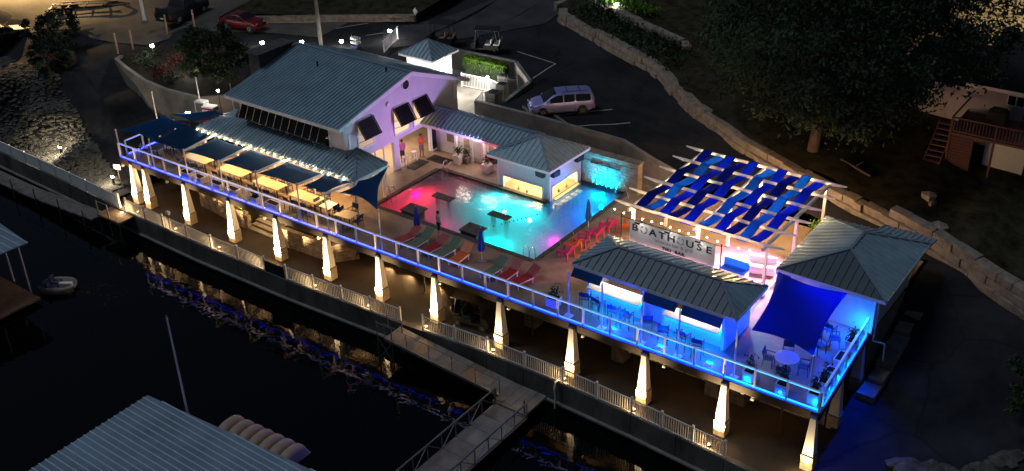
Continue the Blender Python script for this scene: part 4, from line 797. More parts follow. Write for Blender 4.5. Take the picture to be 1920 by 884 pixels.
def text(s, x, z, size, m, parent, name='lettering', wide=1., space=1., y=SY-.012, bold=0.):
    c = bpy.data.curves.new(name, 'FONT'); c.body = s; c.size = size; c.align_x = 'CENTER'; c.align_y = 'BOTTOM_BASELINE'; c.extrude = .004; c.space_character = space; c.offset = bold; c.resolution_u = 2
    o = bpy.data.objects.new('font_source', c); COL.objects.link(o); FONTS.append((o, name, m, (x, y, z), wide, parent))
def letters_to_mesh():
    bpy.context.view_layer.update(); dg = bpy.context.evaluated_depsgraph_get()
    for o, name, m, loc, wide, parent in FONTS:
        me = bpy.data.meshes.new_from_object(o.evaluated_get(dg)); me.materials.clear(); me.materials.append(m); bpy.data.objects.remove(o)
        link_copy(me, name, parent, Matrix.Translation(loc) @ Matrix.Rotation(pi/2, 4, 'X') @ Matrix.Diagonal((wide,1,1,1)))
for i, chh in enumerate('B ATH USE'):
    x = -25.72+i*.555
    if chh != ' ': text(chh, x, 3.17, .56, M['ink'], sg, 'letter', 1.25, bold=.012)
for i in (1, 5):   # the two round emblems that stand for the letter O
    x = -25.72+i*.555; z = 3.36; b = MB()
    for k in range(20):
        a0, a1 = 2*pi*k/20, 2*pi*(k+1)/20
        if k % 5 == 4: continue
        b.bar((x+.2*cos(a0),SY-.008,z+.2*sin(a0)),(x+.2*cos(a1),SY-.008,z+.2*sin(a1)),.012,.05,up=(0,0,1) if abs(cos(a0)) > .7 else (1,0,0))
    for k in range(4): a = pi/4+k*pi/2; b.bar((x+.11*cos(a),SY-.008,z+.11*sin(a)),(x+.24*cos(a),SY-.008,z+.24*sin(a)),.012,.03,up=(0,0,1))
    b.build('round_emblem', M['ink_grey'], sg)
text('lakeside bar & grill', -23.35, 2.88, .27, M['ink_grey'], sg, 'lettering', 1.15); text('TIKI  BAR', -23.35, 2.53, .25, M['ink'], sg, 'lettering', 1.2, 1.1, bold=.01)
# ================================================================ PERGOLA
pg = thing('pergola', 'white pergola with woven blue fabric strips behind the tiki bar', 'pergola', (-23.2,51.2,0))
YS = [46.95+i*1.71 for i in range(6)]; XB = (-27.2,-23.1,-19.1)
for x in XB:
    b = MB(); b.box(x-.06,x+.06,46.7,55.7,3.12,3.32); b.build('beam', M['white'], pg)
    for y in (47.3,51.2,55.3): p = MB(); p.box(x-.08,x+.08,y-.08,y+.08,0,3.12); po = p.build('post', M['white'], pg); p = MB(); p.box(x-.14,x+.14,y-.14,y+.14,0,.12); p.build('post_base', M['stone'], po)
for y in YS:
    b = MB(); b.box(-27.6,-18.7,y-.04,y+.04,3.325,3.5); 
    for s, x in ((-1,-27.6),(1,-18.7)): b.slab([(x,y-.04,3.5),(x+s*.7,y-.04,3.5),(x+s*.7,y-.04,3.44),(x,y-.04,3.33)],(0,.08,0))
    b.build('joist', M['white'], pg)
cols = ['navy_dark','blue_cloth','royal','navy_dark','royal','blue_cloth','royal','navy_dark','blue_cloth','royal']
for bay, (xa, xb) in enumerate(((-27.1,-23.3),(-22.95,-19.2))):
    n = 5; st = (xb-xa)/n
    for i in range(n):
        x0 = xa+i*st+.01; x1 = x0+st-.14; P = []
        for j in range(6):
            y = YS[j]; up = (j+i+bay) % 2; z = 3.535 if up else 3.3
            for e in ((-.09,-.05,.05,.09) if 0 < j < 5 else ((-.07,.05,.09) if j == 0 else (-.09,-.05,.07))):
                P.append([(x0+(x1-x0)*k/3, y+e, z+(0 if abs(e) < .06 else -.012)) for k in range(4)])
            if j < 5:
                z2 = 3.3 if up else 3.535
                for t_ in (.25,.5,.75): P.append([(x0+(x1-x0)*k/3+random.uniform(-.01,.01), y+.09+t_*1.53, z+(z2-z)*t_-.05*sin(pi*t_)-.03*sin(pi*k/3)) for k in range(4)])
        b = MB(); b.grid(P); s = b.build('fabric_strip', M[cols[(i+bay*5) % 10]], pg, smooth=True); s.modifiers.new('t','SOLIDIFY').thickness = .01
string_lights('row of warm bulbs across the pergola front above the sign', [(-28.1,46.75,3.02),(-25.1,46.75,3.0),(-22.3,46.75,3.0),(-19.2,46.75,3.05)], .62, .1, power=50, every=2)
string_lights('warm bulbs strung through the pergola middle', [(-27.2,50.4,3.05),(-23.1,51.2,3.05),(-19.1,52.1,3.05)], .9, .1, power=80, every=2)
string_lights('warm bulbs strung along the pergola back edge', [(-27.2,54.6,3.05),(-23.1,54.9,3.05),(-18.9,55.1,3.08)], .9, .12, power=80, every=2)
light('pergola_fill', 'SPOT', (-19.4,51.4,2.9), 3000, (1,.3,.8), .15, to=(-21.2,49.0,0), cone=95); light('pergola_fill', 'SPOT', (-22.9,51.5,2.95), 1500, (.1,.6,1), .15, to=(-21.6,48.4,0), cone=70)  # unseen lamps, added for the pink and cyan glow under the pergola
light('pergola_fill', 'SPOT', (-19.0,47.6,2.9), 60, (.7,.12,1), .15, to=(-18.4,46.6,0), cone=80)
for i, (x, y, c, tx) in enumerate(((-21.3,48.4,'blue_cloth','turquoise seat cushion bench under the pergola front'),(-20.2,49.6,'white','white bench under the pergola nearest the pavilion'),(-24.8,49.2,'white','white bench under the pergola behind the sign'),(-18.5,49.6,'blue_cloth','turquoise cushion bench beside the pavilion corner'))):
    o = thing('lounge_bench', tx, 'bench', (x,y,0), .3*i); b = MB(); b.obox((0,0,.22),1.5,.6,.36); b.build('base', M['white'], o, local=True, bevel=.03); b = MB(); b.obox((0,0,.46),1.46,.58,.12); b.build('cushion', M[c], o, local=True, bevel=.04); b = MB(); b.obox((0,.27,.7),1.5,.12,.45); b.build('backrest', M[c], o, local=True, bevel=.04)
shrub = thing('yellow_shrub', 'leafy shrub lit yellow at the back of the pergola', 'shrub', (-19.0,55.0,0)); leaf_cloud(500, lambda r: (-19+r.gauss(0,.4),55.2+r.gauss(0,.35),.5+r.gauss(0,.3)), .1, 5).build('foliage', M['leaf_bright'], shrub); b = MB(); b.tube((-19,55.2,0),(-19,55.2,.6),.05); b.build('stem', M['bark'], shrub)
# ================================================================ PAVILION AT THE FAR END
pv = thing('end_pavilion', 'closed pavilion with grey hip roof at the terrace end', 'building', (-15.2,50,0))
b = MB(); b.box(-17.5,-13.1,47.25,52.6,-.0,2.5); b.build('wall', M['siding'], pv); b = MB(); b.box(-17.5,-13.1,47.4,52.6,-3.2,-.26); b.build('base_wall', M['concrete'], pv)
for x, y in ((-17.5,47.25),(-13.1,47.25),(-13.1,52.6)): b = MB(); b.box(x-.07,x+.07,y-.07,y+.07,0.01,2.49); b.build('corner_board', M['trim'], pv)
d = MB(); d.box(-16.9,-16.0,47.18,47.248,.01,2.1); do = d.build('door', M['trim'], pv); d = MB(); d.box(-16.1,-16.05,47.13,47.18,.95,1.08); d.build('handle', M['dark_metal'], do)
rf = MB().box(-17.6,-13,47.2,52.65,2.51,2.56).build('roof', M['white'], pv)
p0, p1, p2, p3, pa, pb_ = V(-18.1,46.4,2.6), V(-12.35,46.4,2.6), V(-12.45,53.25,2.6), V(-18.15,53.1,2.6), V(-15.15,48.7,3.62), V(-15.2,50.7,3.62)
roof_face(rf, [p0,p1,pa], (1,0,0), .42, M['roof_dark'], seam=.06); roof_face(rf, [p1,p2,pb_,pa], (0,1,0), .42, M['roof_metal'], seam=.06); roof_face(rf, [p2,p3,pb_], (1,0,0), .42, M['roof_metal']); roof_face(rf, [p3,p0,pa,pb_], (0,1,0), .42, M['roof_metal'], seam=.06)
roof_face(rf, [(-15.3,53.2,2.52),(-12.4,53.2,2.52),(-12.4,54.6,2.25),(-15.3,54.6,2.25)], (1,0,0), .3, M['roof_metal'])
for a, c_ in ((p0,pa),(p1,pa),(p2,pb_),(p3,pb_),(pa,pb_)): c = MB(); c.bar(a+V(0,0,.03), c_+V(0,0,.03), .16, .05); c.build('hip_cap', M['roof_cap'], rf)
for a, c_ in ((p0,p1),(p1,p2),(p2,p3),(p3,p0)): c = MB(); c.bar(a-V(0,0,.09), c_-V(0,0,.09), .06, .16); c.build('eave_board', M['trim'], rf)
b = MB(); b.slab([p0-V(0,0,.06),p1-V(0,0,.06),p2-V(0,0,.06),p3-V(0,0,.06)],(0,0,-.02)); b.build('soffit', M['trim'], rf)
b = MB(); b.path([(-12.95,47.4,2.4),(-12.95,47.4,-.5),(-12.4,47.6,-.6),(-12.35,47.6,-1.6)], .05, 8); b.build('downspout', M['white'], pv)
sail('shade_sail', 'big royal blue lit sail between the pavilion and the railing posts', [(-16.8,40.75,2.45),(-13.65,40.65,2.3),(-14.25,46.3,2.5),(-17.95,46.3,2.5)], M['sail_blue'], .35, .09)
for i, (x, y, z) in enumerate(((-13.58,40.55,2.35),)):
    o = thing('sail_post', 'slim white post holding the royal blue sail at the outer terrace corner', 'post', (x,y,0)); b = MB(); b.tube((0,0,0),(0,0,z),.05); b.build('pole', M['white'], o, local=True); b = MB(); b.lathe([(.06,0),(.01,.06)],(0,0,z),8); b.build('cap', M['white'], o, local=True)
table(-15.35,41.95,1.2,1.2,'round pale table near the outer blue lit terrace corner',0,True,m=M['trim'])
for a, tx in ((0.2,'pavilion side'),(1.9,'sail side'),(3.3,'tiki side'),(4.9,'railing side')): chair(-15.35+.85*cos(a),41.95+.85*sin(a),a-pi/2,f'navy chair on the {tx} of the round pale table in the blue corner','chairs in the blue corner')
for i, (x, y) in enumerate(((-14.6,44.2),(-14.2,45.2),(-14.7,45.8))): chair(x,y,1+i,f'dark chair pushed aside by the pavilion wall, {ORD[i]} from the round table','chairs in the blue corner')
light('blue_fill', 'SPOT', (-13.1,46.9,2.2), 1100, (.0,.05,1), .1, to=(-14.8,43.6,0), cone=130); light('blue_fill', 'SPOT', (-15.6,47.0,2.35), 260, (.0,.12,1), .1, to=(-15.6,44.5,1.2), cone=120)  # unseen lamps, added to deepen the blue in the terrace corner
for x_, y_ in ((-16.45,39.92),(-14.75,39.92),(-13.0,39.98),(-12.95,41.5),(-12.98,42.6),(-13.02,43.8),(-13.1,45.3)): light('planter_glow', 'POINT', (x_,y_,.18), 4.5, (0,.4,1), .04)
light('corner_flood', 'POINT', (-13.6,46.6,.5), 26, (0,.3,1), .1)
# ================================================================ LOWER WALK: obelisk columns, fences, lamps
CXS = [-62.75,-61.35,-57.1,-52.65,-48.3,-43.95,-39.65,-35.4,-30.8,-26.1,-21.75,-17.35,-12.85]
def obelisk(name, label, x, y, front=(0,-1)):
    o = thing(name, label, 'column', (x,y,-3.2), 0, 'white obelisk columns under the terrace')
    b = MB(); b.frust(0,0,.86,3.0,.52,.27); b.build('shaft', M['white'], o, local=True)
    b = MB(); b.box(-.31,.31,-.31,.31,.8,.86); b.build('plinth_cap', M['concrete'], o, local=True)
    b = MB(); b.box(-.28,.28,-.28,.28,0,.8); po = b.build('plinth', M['plinth_stone'], o, local=True)
    for r in range(4):
        for s, (nx, ny) in enumerate(((0,-1),(1,0))):
            u = -.29
            while u < .28:
                L = min(random.uniform(.16,.3), .29-u); q = MB(); e = .28+random.uniform(.012,.03)
                if s == 0: q.box(u+.004,u+L-.004,-e,-.28,r*.2+.006,r*.2+.194)
                else: q.box(.28,e,u+.004,u+L-.004,r*.2+.006,r*.2+.194)
                q.build('stone', M['plinth_stone'], po, local=True); u += L
    b = MB(); b.box(-.17,.17,-.17,.17,3.0,3.1); b.build('capital', M['fascia'], o, local=True)
for i, x in enumerate(CXS):
    y = 39.02 if x < -60 else 38.98+(x+62)*.012
    obelisk('obelisk_column', f'lit white obelisk column on stone plinth, {ORD[i]} along the walk from the shaded terrace end', x, y)
    ly = max(poly_at(SEA,x)+.42, y-1.5) if i < 12 else y-.9
    o = thing('uplight', f'small ground floodlight shining up the {ORD[i]} obelisk column', 'lamp', (x-.02, ly, -3.2), 0, 'column floodlights on the lower walk')
    b = MB(); b.lathe([(.09,0),(.11,.04),(.1,.14)], n=10); b.build('housing', M['dark_metal'], o, local=True); b = MB(); b.lathe([(.085,.0),(.085,.012)],(0,0,.142),10); b.build('lens', M['lens_warm'], o, local=True)
    light('column_light', 'SPOT', (x-.02, ly+.02, -2.98), random.uniform(1000,1400)*((y-.26-ly)/.7)**2*.8 if i < 12 else 150, (1,.68,.32), .06, to=(x, y-.12, -1.95), cone=74, blend=.9)
    light('column_glow', 'POINT', (x-.02, ly+.03, -2.8), 19, (1,.66,.3), .05)
for x, y, tx in ((-13.0,43.1,'unlit white obelisk column under the side railing'),(-13.25,46.6,'unlit white obelisk column under the pavilion corner')): obelisk('obelisk_column', tx, x, y)
def picket_fence(label, pts, posts, z, h=.95, individual=True, gap=.135):
    o = thing('picket_fence', label, 'fence', (*pts[0], z)); pk = MB().box(-.016,.016,-.012,.012,.08,h-.04).mesh('picket', M['white']); st = MB()
    P = [V(x, y, z) for x, y in pts]; seg = []; 
    for a, b in zip(P, P[1:]):
        d = b-a; L = d.length; n = max(1, round(L/posts)); ang = atan2(d.y,d.x)
        for i in range(n):
            p = a+d*(i/n); q = a+d*((i+1)/n); u = (q-p).normalized()
            k = MB(); k.bar(p, p+V(0,0,h+.1), .1); k.frust(p.x,p.y,z+h+.1,z+h+.16,.13,.04); k.build('post', M['white'], o)
            for zz in (.06, h-.03): k = MB(); k.bar(p+u*.05+V(0,0,zz), q-u*.05+V(0,0,zz), .04, .055); k.build('rail', M['white'], o)
            m_ = int((q-p).length/gap)
            for j in range(1, m_):
                c = p+(q-p)*(j/m_)
                if individual: link_copy(pk, 'picket', o, Matrix.Translation(c) @ Matrix.Rotation(ang,4,'Z'))
                else: st.bar(c+V(0,0,.08), c+V(0,0,h-.04), .03, .025)
    p = P[-1]; k = MB(); k.bar(p, p+V(0,0,h+.1), .1); k.frust(p.x,p.y,z+h+.1,z+h+.16,.13,.04); k.build('post', M['white'], o)
    if not individual: so_ = st.build('pickets', M['white'], o); so_['kind'] = 'stuff'
def seap(a, b, n=6): return [(x, poly_at(SEA, x)+.12) for x in np.linspace(a, b, n)]
picket_fence('white picket fence on the seawall past the gangway gap', [(-35.4,38.0),(-31,38.32),(-26,38.37),(-21.7,38.22),(-16.35,37.87)], 2.1, -3.14)
picket_fence('white picket fence on the seawall between the plain gap and the gangway', [(-46.1,37.47),(-41.5,37.66),(-37.0,37.87)], 2.2, -3.14)
picket_fence('white picket fence on the seawall below the dining terrace', [(-62.2,37.55),(-58,37.45),(-53,37.4),(-48.0,37.45)], 2.3, -3.14, gap=.12)
gp = thing('gap_panel', 'dark solid panel closing the gap in the seawall fence', 'fence panel', (-47,37.45,-3.2)); b = MB(); b.box(-47.9,-46.2,37.44,37.5,-3.13,-2.35); b.build('panel', M['black'], gp); 
for x in (-47.88,-46.22): b = MB(); b.box(x-.03,x+.03,37.4,37.439,-3.14,-2.3); b.build('stile', M['dark_metal'], gp)
sf = thing('solid_fence', 'pale solid fence along the shore below the rock bank', 'fence', (-75,38.2,-3.2))
xs = list(np.linspace(-94,-63.1,16))
for a, c in zip(xs, xs[1:]):
    ya, yc = poly_at(SEA,a)+.12, poly_at(SEA,c)+.12
    k = MB(); k.bar((a+.05,ya,-2.66),(c-.05,yc,-2.66),.03,.86); k.build('panel', M['white'], sf); k = MB(); k.bar((a,ya,-3.14),(a,ya,-2.1),.1); k.build('post', M['white'], sf); k = MB(); k.bar((a+.05,ya,-2.2),(c-.05,yc,-2.2),.06,.05); k.build('rail', M['white'], sf)
k = MB(); k.bar((-63.1,37.62,-3.14),(-63.1,37.62,-2.0),.12); k.build('post', M['white'], sf)
def globe_lamp(x, y, z, h, label, power, col=(1,.9,.7), r=.09, group=None, kind='path_lamp'):
    o = thing(kind, label, 'lamp', (x,y,z), 0, group); b = MB(); b.tube((0,0,0),(0,0,h-.1),.035,.03,8); b.build('pole', M['dark_metal'], o, local=True); b = MB(); b.sphere((0,0,h),r,10); b.build('globe', M['lamp_head'], o, local=True); b = MB(); b.lathe([(.1,0),(.1,.03)], n=8); b.build('base', M['dark_metal'], o, local=True); b = MB(); b.lathe([(r*1.15,0),(.02,.06)],(0,0,h+r*.85),10); b.build('cap', M['dark_metal'], o, local=True)
    light('lamp_light', 'POINT', (x,y-.16,z+h), power, col, .1); return o
o = thing('dock_lantern', 'small white lantern on a post at the seawall fence below the terrace', 'lamp', (-57.3,37.5,-3.14)); b = MB(); b.tube((0,0,0),(0,0,1.25),.03); b.build('pole', M['dark_metal'], o, local=True); b = MB(); b.box(-.13,.13,-.09,.09,1.25,1.45); b.build('head', M['white'], o, local=True)
# ---- under the terrace
uw = thing('foundation_wall', 'pale panelled foundation wall in the shade below the terrace', 'wall', (-29,42.6,-3.2)); wall_run(uw, [(-43.6,42.6,-3.2,-.26),(-13.4,42.9,-3.2,-.26)], .2, 'wall_panel', M['foundation'])
for i, x in enumerate((-41.6,-39.9,-37.6)):
    o = thing('wall_flood', f'warm floodlight low on the foundation wall, {ORD[i]} from the stairs', 'lamp', (x,42.5,-2.9), 0, 'floodlights below the terrace'); b = MB(); b.box(-.1,.1,-.08,.08,-.08,.08); b.build('housing', M['dark_metal'], o, local=True); b = MB(); b.box(-.08,.08,-.095,-.081,-.06,.06); b.build('lens', M['lens_warm'], o, local=True)
    light('under_light', 'SPOT', (x,42.3,-2.85), 100, (1,.6,.24), .06, to=(x-.2,40,-3.3), cone=130)
for i, (x, y) in enumerate(((-30.55,42.1),(-24.7,42.1),(-19.1,42.2),(-17.7,42.35))):
    o = thing('stone_pier', f'squat stone pier with pale cap below the terrace, {ORD[i]} from the stairs', 'pier', (x,y,-3.2), 0, 'stone piers below the terrace'); b = MB(); b.box(-.38,.38,-.38,.38,0,1.0); po = b.build('pier_core', M['stone_dark'], o, local=True)
    for r in range(4):
        for s in range(3): q = MB(); q.box(-.38+s*.255+.01,-.38+(s+1)*.255-.01,-.41,-.381,r*.25+.01,r*.25+.24); q.build('stone', M['stone_dark'], po, local=True)
    b = MB(); b.box(-.45,.45,-.45,.45,1.0,1.14); b.build('cap', M['white'], o, local=True)
for x in (-56,-46,-38,-30,-22,-15): o = thing('deck_support', f'dark steel post under the deck edge near {abs(int(x))} m', 'post', (x, 41.2, -3.2)); o['label'] = f'dark steel post carrying the deck, {ORD[(-56,-46,-38,-30,-22,-15).index(x)]} from the shaded end'; b = MB(); b.tube((0,0,0),(0,0,2.93),.06); b.build('shaft', M['fascia'], o, local=True); b = MB(); b.box(-.12,.12,-.12,.12,0,.03); b.build('foot', M['fascia'], o, local=True)
def block_wall(o, pts, course, hgt, th, lo, hi, m, jit=.05, name='stone', zf=None, taper=0):
    """courses of uneven blocks, each block an object"""
    for (x0,y0,z0,n0),(x1,y1,z1,n1) in zip(pts, pts[1:]):
        d = V(x1-x0,y1-y0,0); L = d.length; d.normalize(); nn = V(-d.y,d.x,0)
        if nn.y < 0: nn = -nn
        for r in range(max(n0, n1)):
            u = -random.uniform(0,.3)*lo
            while u < L-.05:
                l = min(random.uniform(lo,hi), L-u+.2); t = (u+l/2)/L
                if r < round(n0+(n1-n0)*t):
                    j = random.uniform(-jit,jit); a = V(x0,y0,0)+d*max(0,u)+nn*(r*taper+j); c = V(x0,y0,0)+d*(u+l-.03)+nn*(r*taper+j+random.uniform(-jit,jit)*.5); za = z0+(z1-z0)*max(0,min(1,u/L))+r*hgt; zc = z0+(z1-z0)*min(1,(u+l)/L)+r*hgt
                    h = hgt-.025+random.uniform(-.02,.02); b = MB(); e = nn*th
                    vs = [a+V(0,0,za),c+V(0,0,zc),c+e+V(0,0,zc),a+e+V(0,0,za)]; k = [V(random.uniform(-.03,.03),random.uniform(-.03,.03),0) for _ in range(4)]
                    b.add(vs+[vs[i]+V(0,0,h)+k[i] for i in range(4)], [(0,3,2,1),(4,5,6,7),(0,1,5,4),(1,2,6,5),(2,3,7,6),(3,0,4,7)]); b.build(name, m, o, bevel=.03 if hgt > .3 else 0)
                u += l
s1 = thing('bed_wall', 'low dark stone wall holding plants below the dining terrace', 'wall', (-56,41,-3.2)); block_wall(s1, [(-58.6,41.1,-3.2,6),(-54.6,40.6,-3.2,6),(-53.1,40.5,-3.2,6)], 6, .22, .3, .3, .6, M['stone'], .02)
s2 = thing('stair_wall', 'low dark stone wall curving from the lower stairs', 'wall', (-46,40.5,-3.2)); block_wall(s2, [(-49.6,40.35,-3.2,6),(-45.2,40.55,-3.2,6),(-44.2,41.8,-3.2,6)], 6, .22, .3, .3, .6, M['stone'], .02)
for nm, pl in (('planting_bed',[(-58.5,41.3),(-53.2,40.75),(-53.2,43.5),(-58.5,43.5)]),('planting_bed',[(-49.5,40.6),(-45.3,40.8),(-44.4,42),(-44.4,43.5),(-49.5,43.5)])): b = MB(); b.prism(pl, -3.2, -1.95); struct(b.build(nm, M['soil']))
st = thing('lower_stairs', 'wide stone stairs rising under the terrace between two stone walls', 'stairs', (-51.4,41,-3.2))
for i in range(7): b = MB(); b.box(-53.0,-49.65,40.5+i*.36,40.5+i*.36+.42,-3.2,-3.2+.17*(i+1)); b.build('step', M['concrete'], st)
light('stair_light', 'POINT', (-51.3,41.3,-.9), 110, (1,.66,.3), .1)
for i, (x, y) in enumerate(((-56.5,41.3),(-55.2,41.15),(-54.0,41.0),(-47.8,41.2))):
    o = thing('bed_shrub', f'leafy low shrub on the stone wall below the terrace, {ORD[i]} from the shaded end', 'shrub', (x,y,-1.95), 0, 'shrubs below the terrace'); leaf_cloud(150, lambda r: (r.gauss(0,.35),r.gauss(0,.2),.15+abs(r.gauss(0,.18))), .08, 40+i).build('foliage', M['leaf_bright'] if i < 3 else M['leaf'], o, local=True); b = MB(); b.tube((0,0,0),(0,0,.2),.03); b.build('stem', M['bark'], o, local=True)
# ---- gangway along and away from the seawall
gw = thing('shore_ramp', 'worn timber ramp running down beside the seawall', 'ramp', (-32,37,-4))
n = 9
for i in range(n):
    a, c = i/n, (i+1)/n; x0, x1 = -36.8+7.9*a, -36.8+7.9*c-.02; z0, z1 = -3.2-.85*a, -3.2-.85*c; y0, y1 = 36.25+.35*a, 36.25+.35*c
    b = MB(); b.add([(x0,y0,z0),(x1,y1,z1),(x1,y1+1.35,z1),(x0,y0+1.35,z0)]+[(x0,y0,z0-.12),(x1,y1,z1-.12),(x1,y1+1.35,z1-.12),(x0,y0+1.35,z0-.12)], [(0,1,2,3),(7,6,5,4),(0,4,5,1),(1,5,6,2),(2,6,7,3),(3,7,4,0)]); b.build('deck_panel', M['gangway'] if i % 4 != 2 else M['wood'], gw)
b = MB(); b.bar((-36.8,36.2,-3.25),(-28.9,36.55,-4.1),.1,.16); b.build('stringer', M['steel'], gw)
for s in ((-36.8,36.25,-3.2,-28.9,36.6,-4.05),): b = MB(); b.tube((s[0],s[1],s[2]+.95),(s[3],s[4],s[5]+.95),.02,.02,6); b.build('handrail', M['steel'], gw)
for i in range(6): a = i/5; b = MB(); b.tube((-36.8+7.9*a,36.25+.35*a,-3.2-.85*a),(-36.8+7.9*a,36.25+.35*a,-2.25-.85*a),.02,.02,6); b.build('handrail_post', M['steel'], gw)
tw = thing('truss_support', 'steel cross braced support frame in the water at the ramp head', 'support', (-37,36.8,-5.5))
for x in (-37.4,-36.3):
    for y in (36.3,37.2): b = MB(); b.tube((x,y,-6),(x,y,-2.4),.04,.04,6); b.build('leg', M['steel'], tw)
for p, q in (((-37.4,36.3,-4.9),(-36.3,36.3,-3.4)),((-36.3,36.3,-4.9),(-37.4,36.3,-3.4)),((-37.4,36.3,-2.42),(-36.3,36.3,-2.42)),((-37.4,37.2,-2.42),(-36.3,37.2,-2.42))): b = MB(); b.tube(p,q,.025,.025,6); b.build('brace', M['steel'], tw)
pf = thing('gangway_landing', 'square timber landing where the ramp meets the truss gangway', 'landing', (-28,36.9,-4.1)); 
for i in range(4): b = MB(); b.box(-28.95+i*.55,-28.42+i*.55,36.0,37.95,-4.2,-4.06); b.build('deck_panel', M['gangway'], pf)
for x in (-28.8,-26.9): b = MB(); b.tube((x,36.1,-6),(x,36.1,-3.2),.05,.05,8); b.build('pile', M['steel'], pf)
tg = thing('truss_gangway', 'long gangway with steel truss sides reaching out from the seawall', 'gangway', (-27.6,30,-4.2))
for i in range(16):
    y1 = 35.98-i*1.1; b = MB(); b.box(-28.7,-26.75,y1-1.08,y1,-4.28,-4.16); b.build('deck_panel', M['gangway'] if i not in (1,2) else M['concrete'], tg)
for x in (-28.78,-26.67):
    h = 1.0
    for z in (-4.22,-4.22+h): b = MB(); b.bar((x,36,z),(x,18.4,z),.07,.07); b.build('chord', M['steel'], tg)
    for i in range(17):
        y = 36-i*1.1; b = MB(); b.bar((x,y,-4.2),(x,y,-4.22+h),.045); b.build('upright', M['steel'], tg)
        if i < 16: b = MB(); b.bar((x,y-(1.1 if i % 2 else 0),-4.2),(x,y-(0 if i % 2 else 1.1),-4.24+h),.035); b.build('diagonal', M['steel'], tg)
hp = thing('hanging_hose', 'white hose hanging down the seawall face', 'hose', (-26.3,38,-3.2)); b = MB(); b.path([(-26.3,38.35,-3.05),(-26.3,38.05,-3.0),(-26.32,38.0,-3.4),(-26.25,38.0,-4.0),(-26.3,38.0,-4.8)],.045,6); b.build('tube', M['white'], hp); b = MB(); b.lathe([(.06,0),(.06,.08)],(-26.3,38.0,-4.85),8); b.build('nozzle', M['steel'], hp)
l2 = thing('corner_landing', 'small timber landing on steel legs at the end of the pale fence', 'landing', (-62.6,36.9,-3.3))
for i in range(4): b = MB(); b.box(-63.9+i*.65,-63.28+i*.65,36.2,37.4,-3.36,-3.22); b.build('deck_panel', M['wood'], l2)
for x, y in ((-63.8,36.3),(-61.5,36.3),(-62.6,36.3)): b = MB(); b.tube((x,y,-6),(x,y,-2.2 if x < -62 else -3.3),.05,.05,8); b.build('leg', M['steel'], l2)
b = MB(); b.bar((-63.8,36.3,-2.25),(-62.6,36.3,-2.25),.05); b.build('handrail', M['steel'], l2)
o = thing('landing_lamp', 'bright small lamp on the corner landing', 'lamp', (-62.35,37.2,-3.2)); b = MB(); b.lathe([(.1,0),(.1,.08),(.03,.12)], n=10); b.build('lens', M['lens_warm'], o, local=True); b = MB(); b.lathe([(.12,-.02),(.12,.015)], n=10); b.build('base', M['dark_metal'], o, local=True); light('landing_light', 'POINT', (-62.35,37.15,-2.95), 8, (1,.75,.4), .06)
lw = thing('lower_shore_walk', 'dark timber walk on piles below the pale fence', 'walkway', (-72,36.5,-4.1))
for i in range(14): a = i/14; x0 = -63.9-a*17; z = -3.5-.55*min(1,a*2.2); b = MB(); b.box(x0-1.19,x0,35.75+a*.3,36.95+a*.3,z-.12,z); b.build('deck_panel', M['gangway'], lw)
for i in range(6): x = -65-i*3; b = MB(); b.tube((x,35.8,-6),(x,35.8,-3.1),.05,.05,8); b.build('pile', M['steel'], lw)
b = MB(); b.tube((-63.9,35.75,-2.6),(-72,35.85,-3.1),.02,.02,6); b.tube((-72,35.85,-3.1),(-81,36.05,-3.1),.02,.02,6); b.build('handrail', M['steel'], lw)
# ================================================================ DOCKS ON THE LAKE
dr = thing('boat_dock', 'boat dock with large blue grey ribbed metal roof in the foreground', 'dock', (-36,18,-4.5))
rf = MB().bar((-39.4,22.65,-.25),(-20,23.35,-.25),.1,.18).build('roof', M['steel'], dr)
n = 22
c00, c10, c11, c01 = V(-39.7,22.85,0), V(-18,24.4,0), V(-18,6,-.2), V(-39.7,6,-.2)
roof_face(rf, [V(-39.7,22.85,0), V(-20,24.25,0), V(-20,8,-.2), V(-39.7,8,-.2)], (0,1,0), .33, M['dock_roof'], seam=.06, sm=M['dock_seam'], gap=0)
for x in (-39.3,-34,-28.5,-23):
    for y in (21.9,15,9): b = MB(); b.tube((x,y,-6),(x,y,-.3),.07,.07,8); b.build('post', M['steel'], dr)
for i in range(10): b = MB(); b.box(-39.4+i*1.9,-39.4+i*1.9+1.86,20.9,22.2,-4.4,-4.25); b.build('deck_board', M['wood'], dr)
# row of canvas covers beside the dock
for i in range(7):
    t = i/6; x = -35.3+t*3.9; y = 24.15+t*.2; o = thing('boat_cover', f'tan canvas boat cover beyond the dock roof, {ORD[i]} from the mast', 'boat cover', (x,y,-4.7), 0, 'tan covered boats at the dock')
    P = [[(.4*(2*u-1), .78*(2*v-1), 3.75+.62*max(0,(1-abs(2*u-1)**2.6))**.5*max(0,(1-abs(2*v-1)**3))**.6) for v in np.linspace(0,1,11)] for u in np.linspace(0,1,9)]
    b = MB(); b.grid(P); b.build('canvas', M['tan_canvas'], o, local=True, smooth=True); b = MB(); b.frust(0,0,-.2,.9,.3,.5,1.1,1.5); b.build('hull', M['white'], o, local=True)
    b = MB(); b.tube((0,0,.7),(0,0,4.1),.03); b.build('frame', M['steel'], o, local=True)
bt = thing('moored_boat', 'dark runabout boat moored at the end of the covered boats', 'boat', (-30.6,24.6,-4.7), -.25)
hull = [[(2.2*u-1.1+.0, (.55*(1-max(0,u-.55)**2*4.2))*s, .25+.5*w_+ .12*u) for s, w_ in ((-.6,-.6),(-1,.5),(-.9,.62),(.9,.62),(1,.5),(.6,-.6))] for u in np.linspace(0,1,9)]
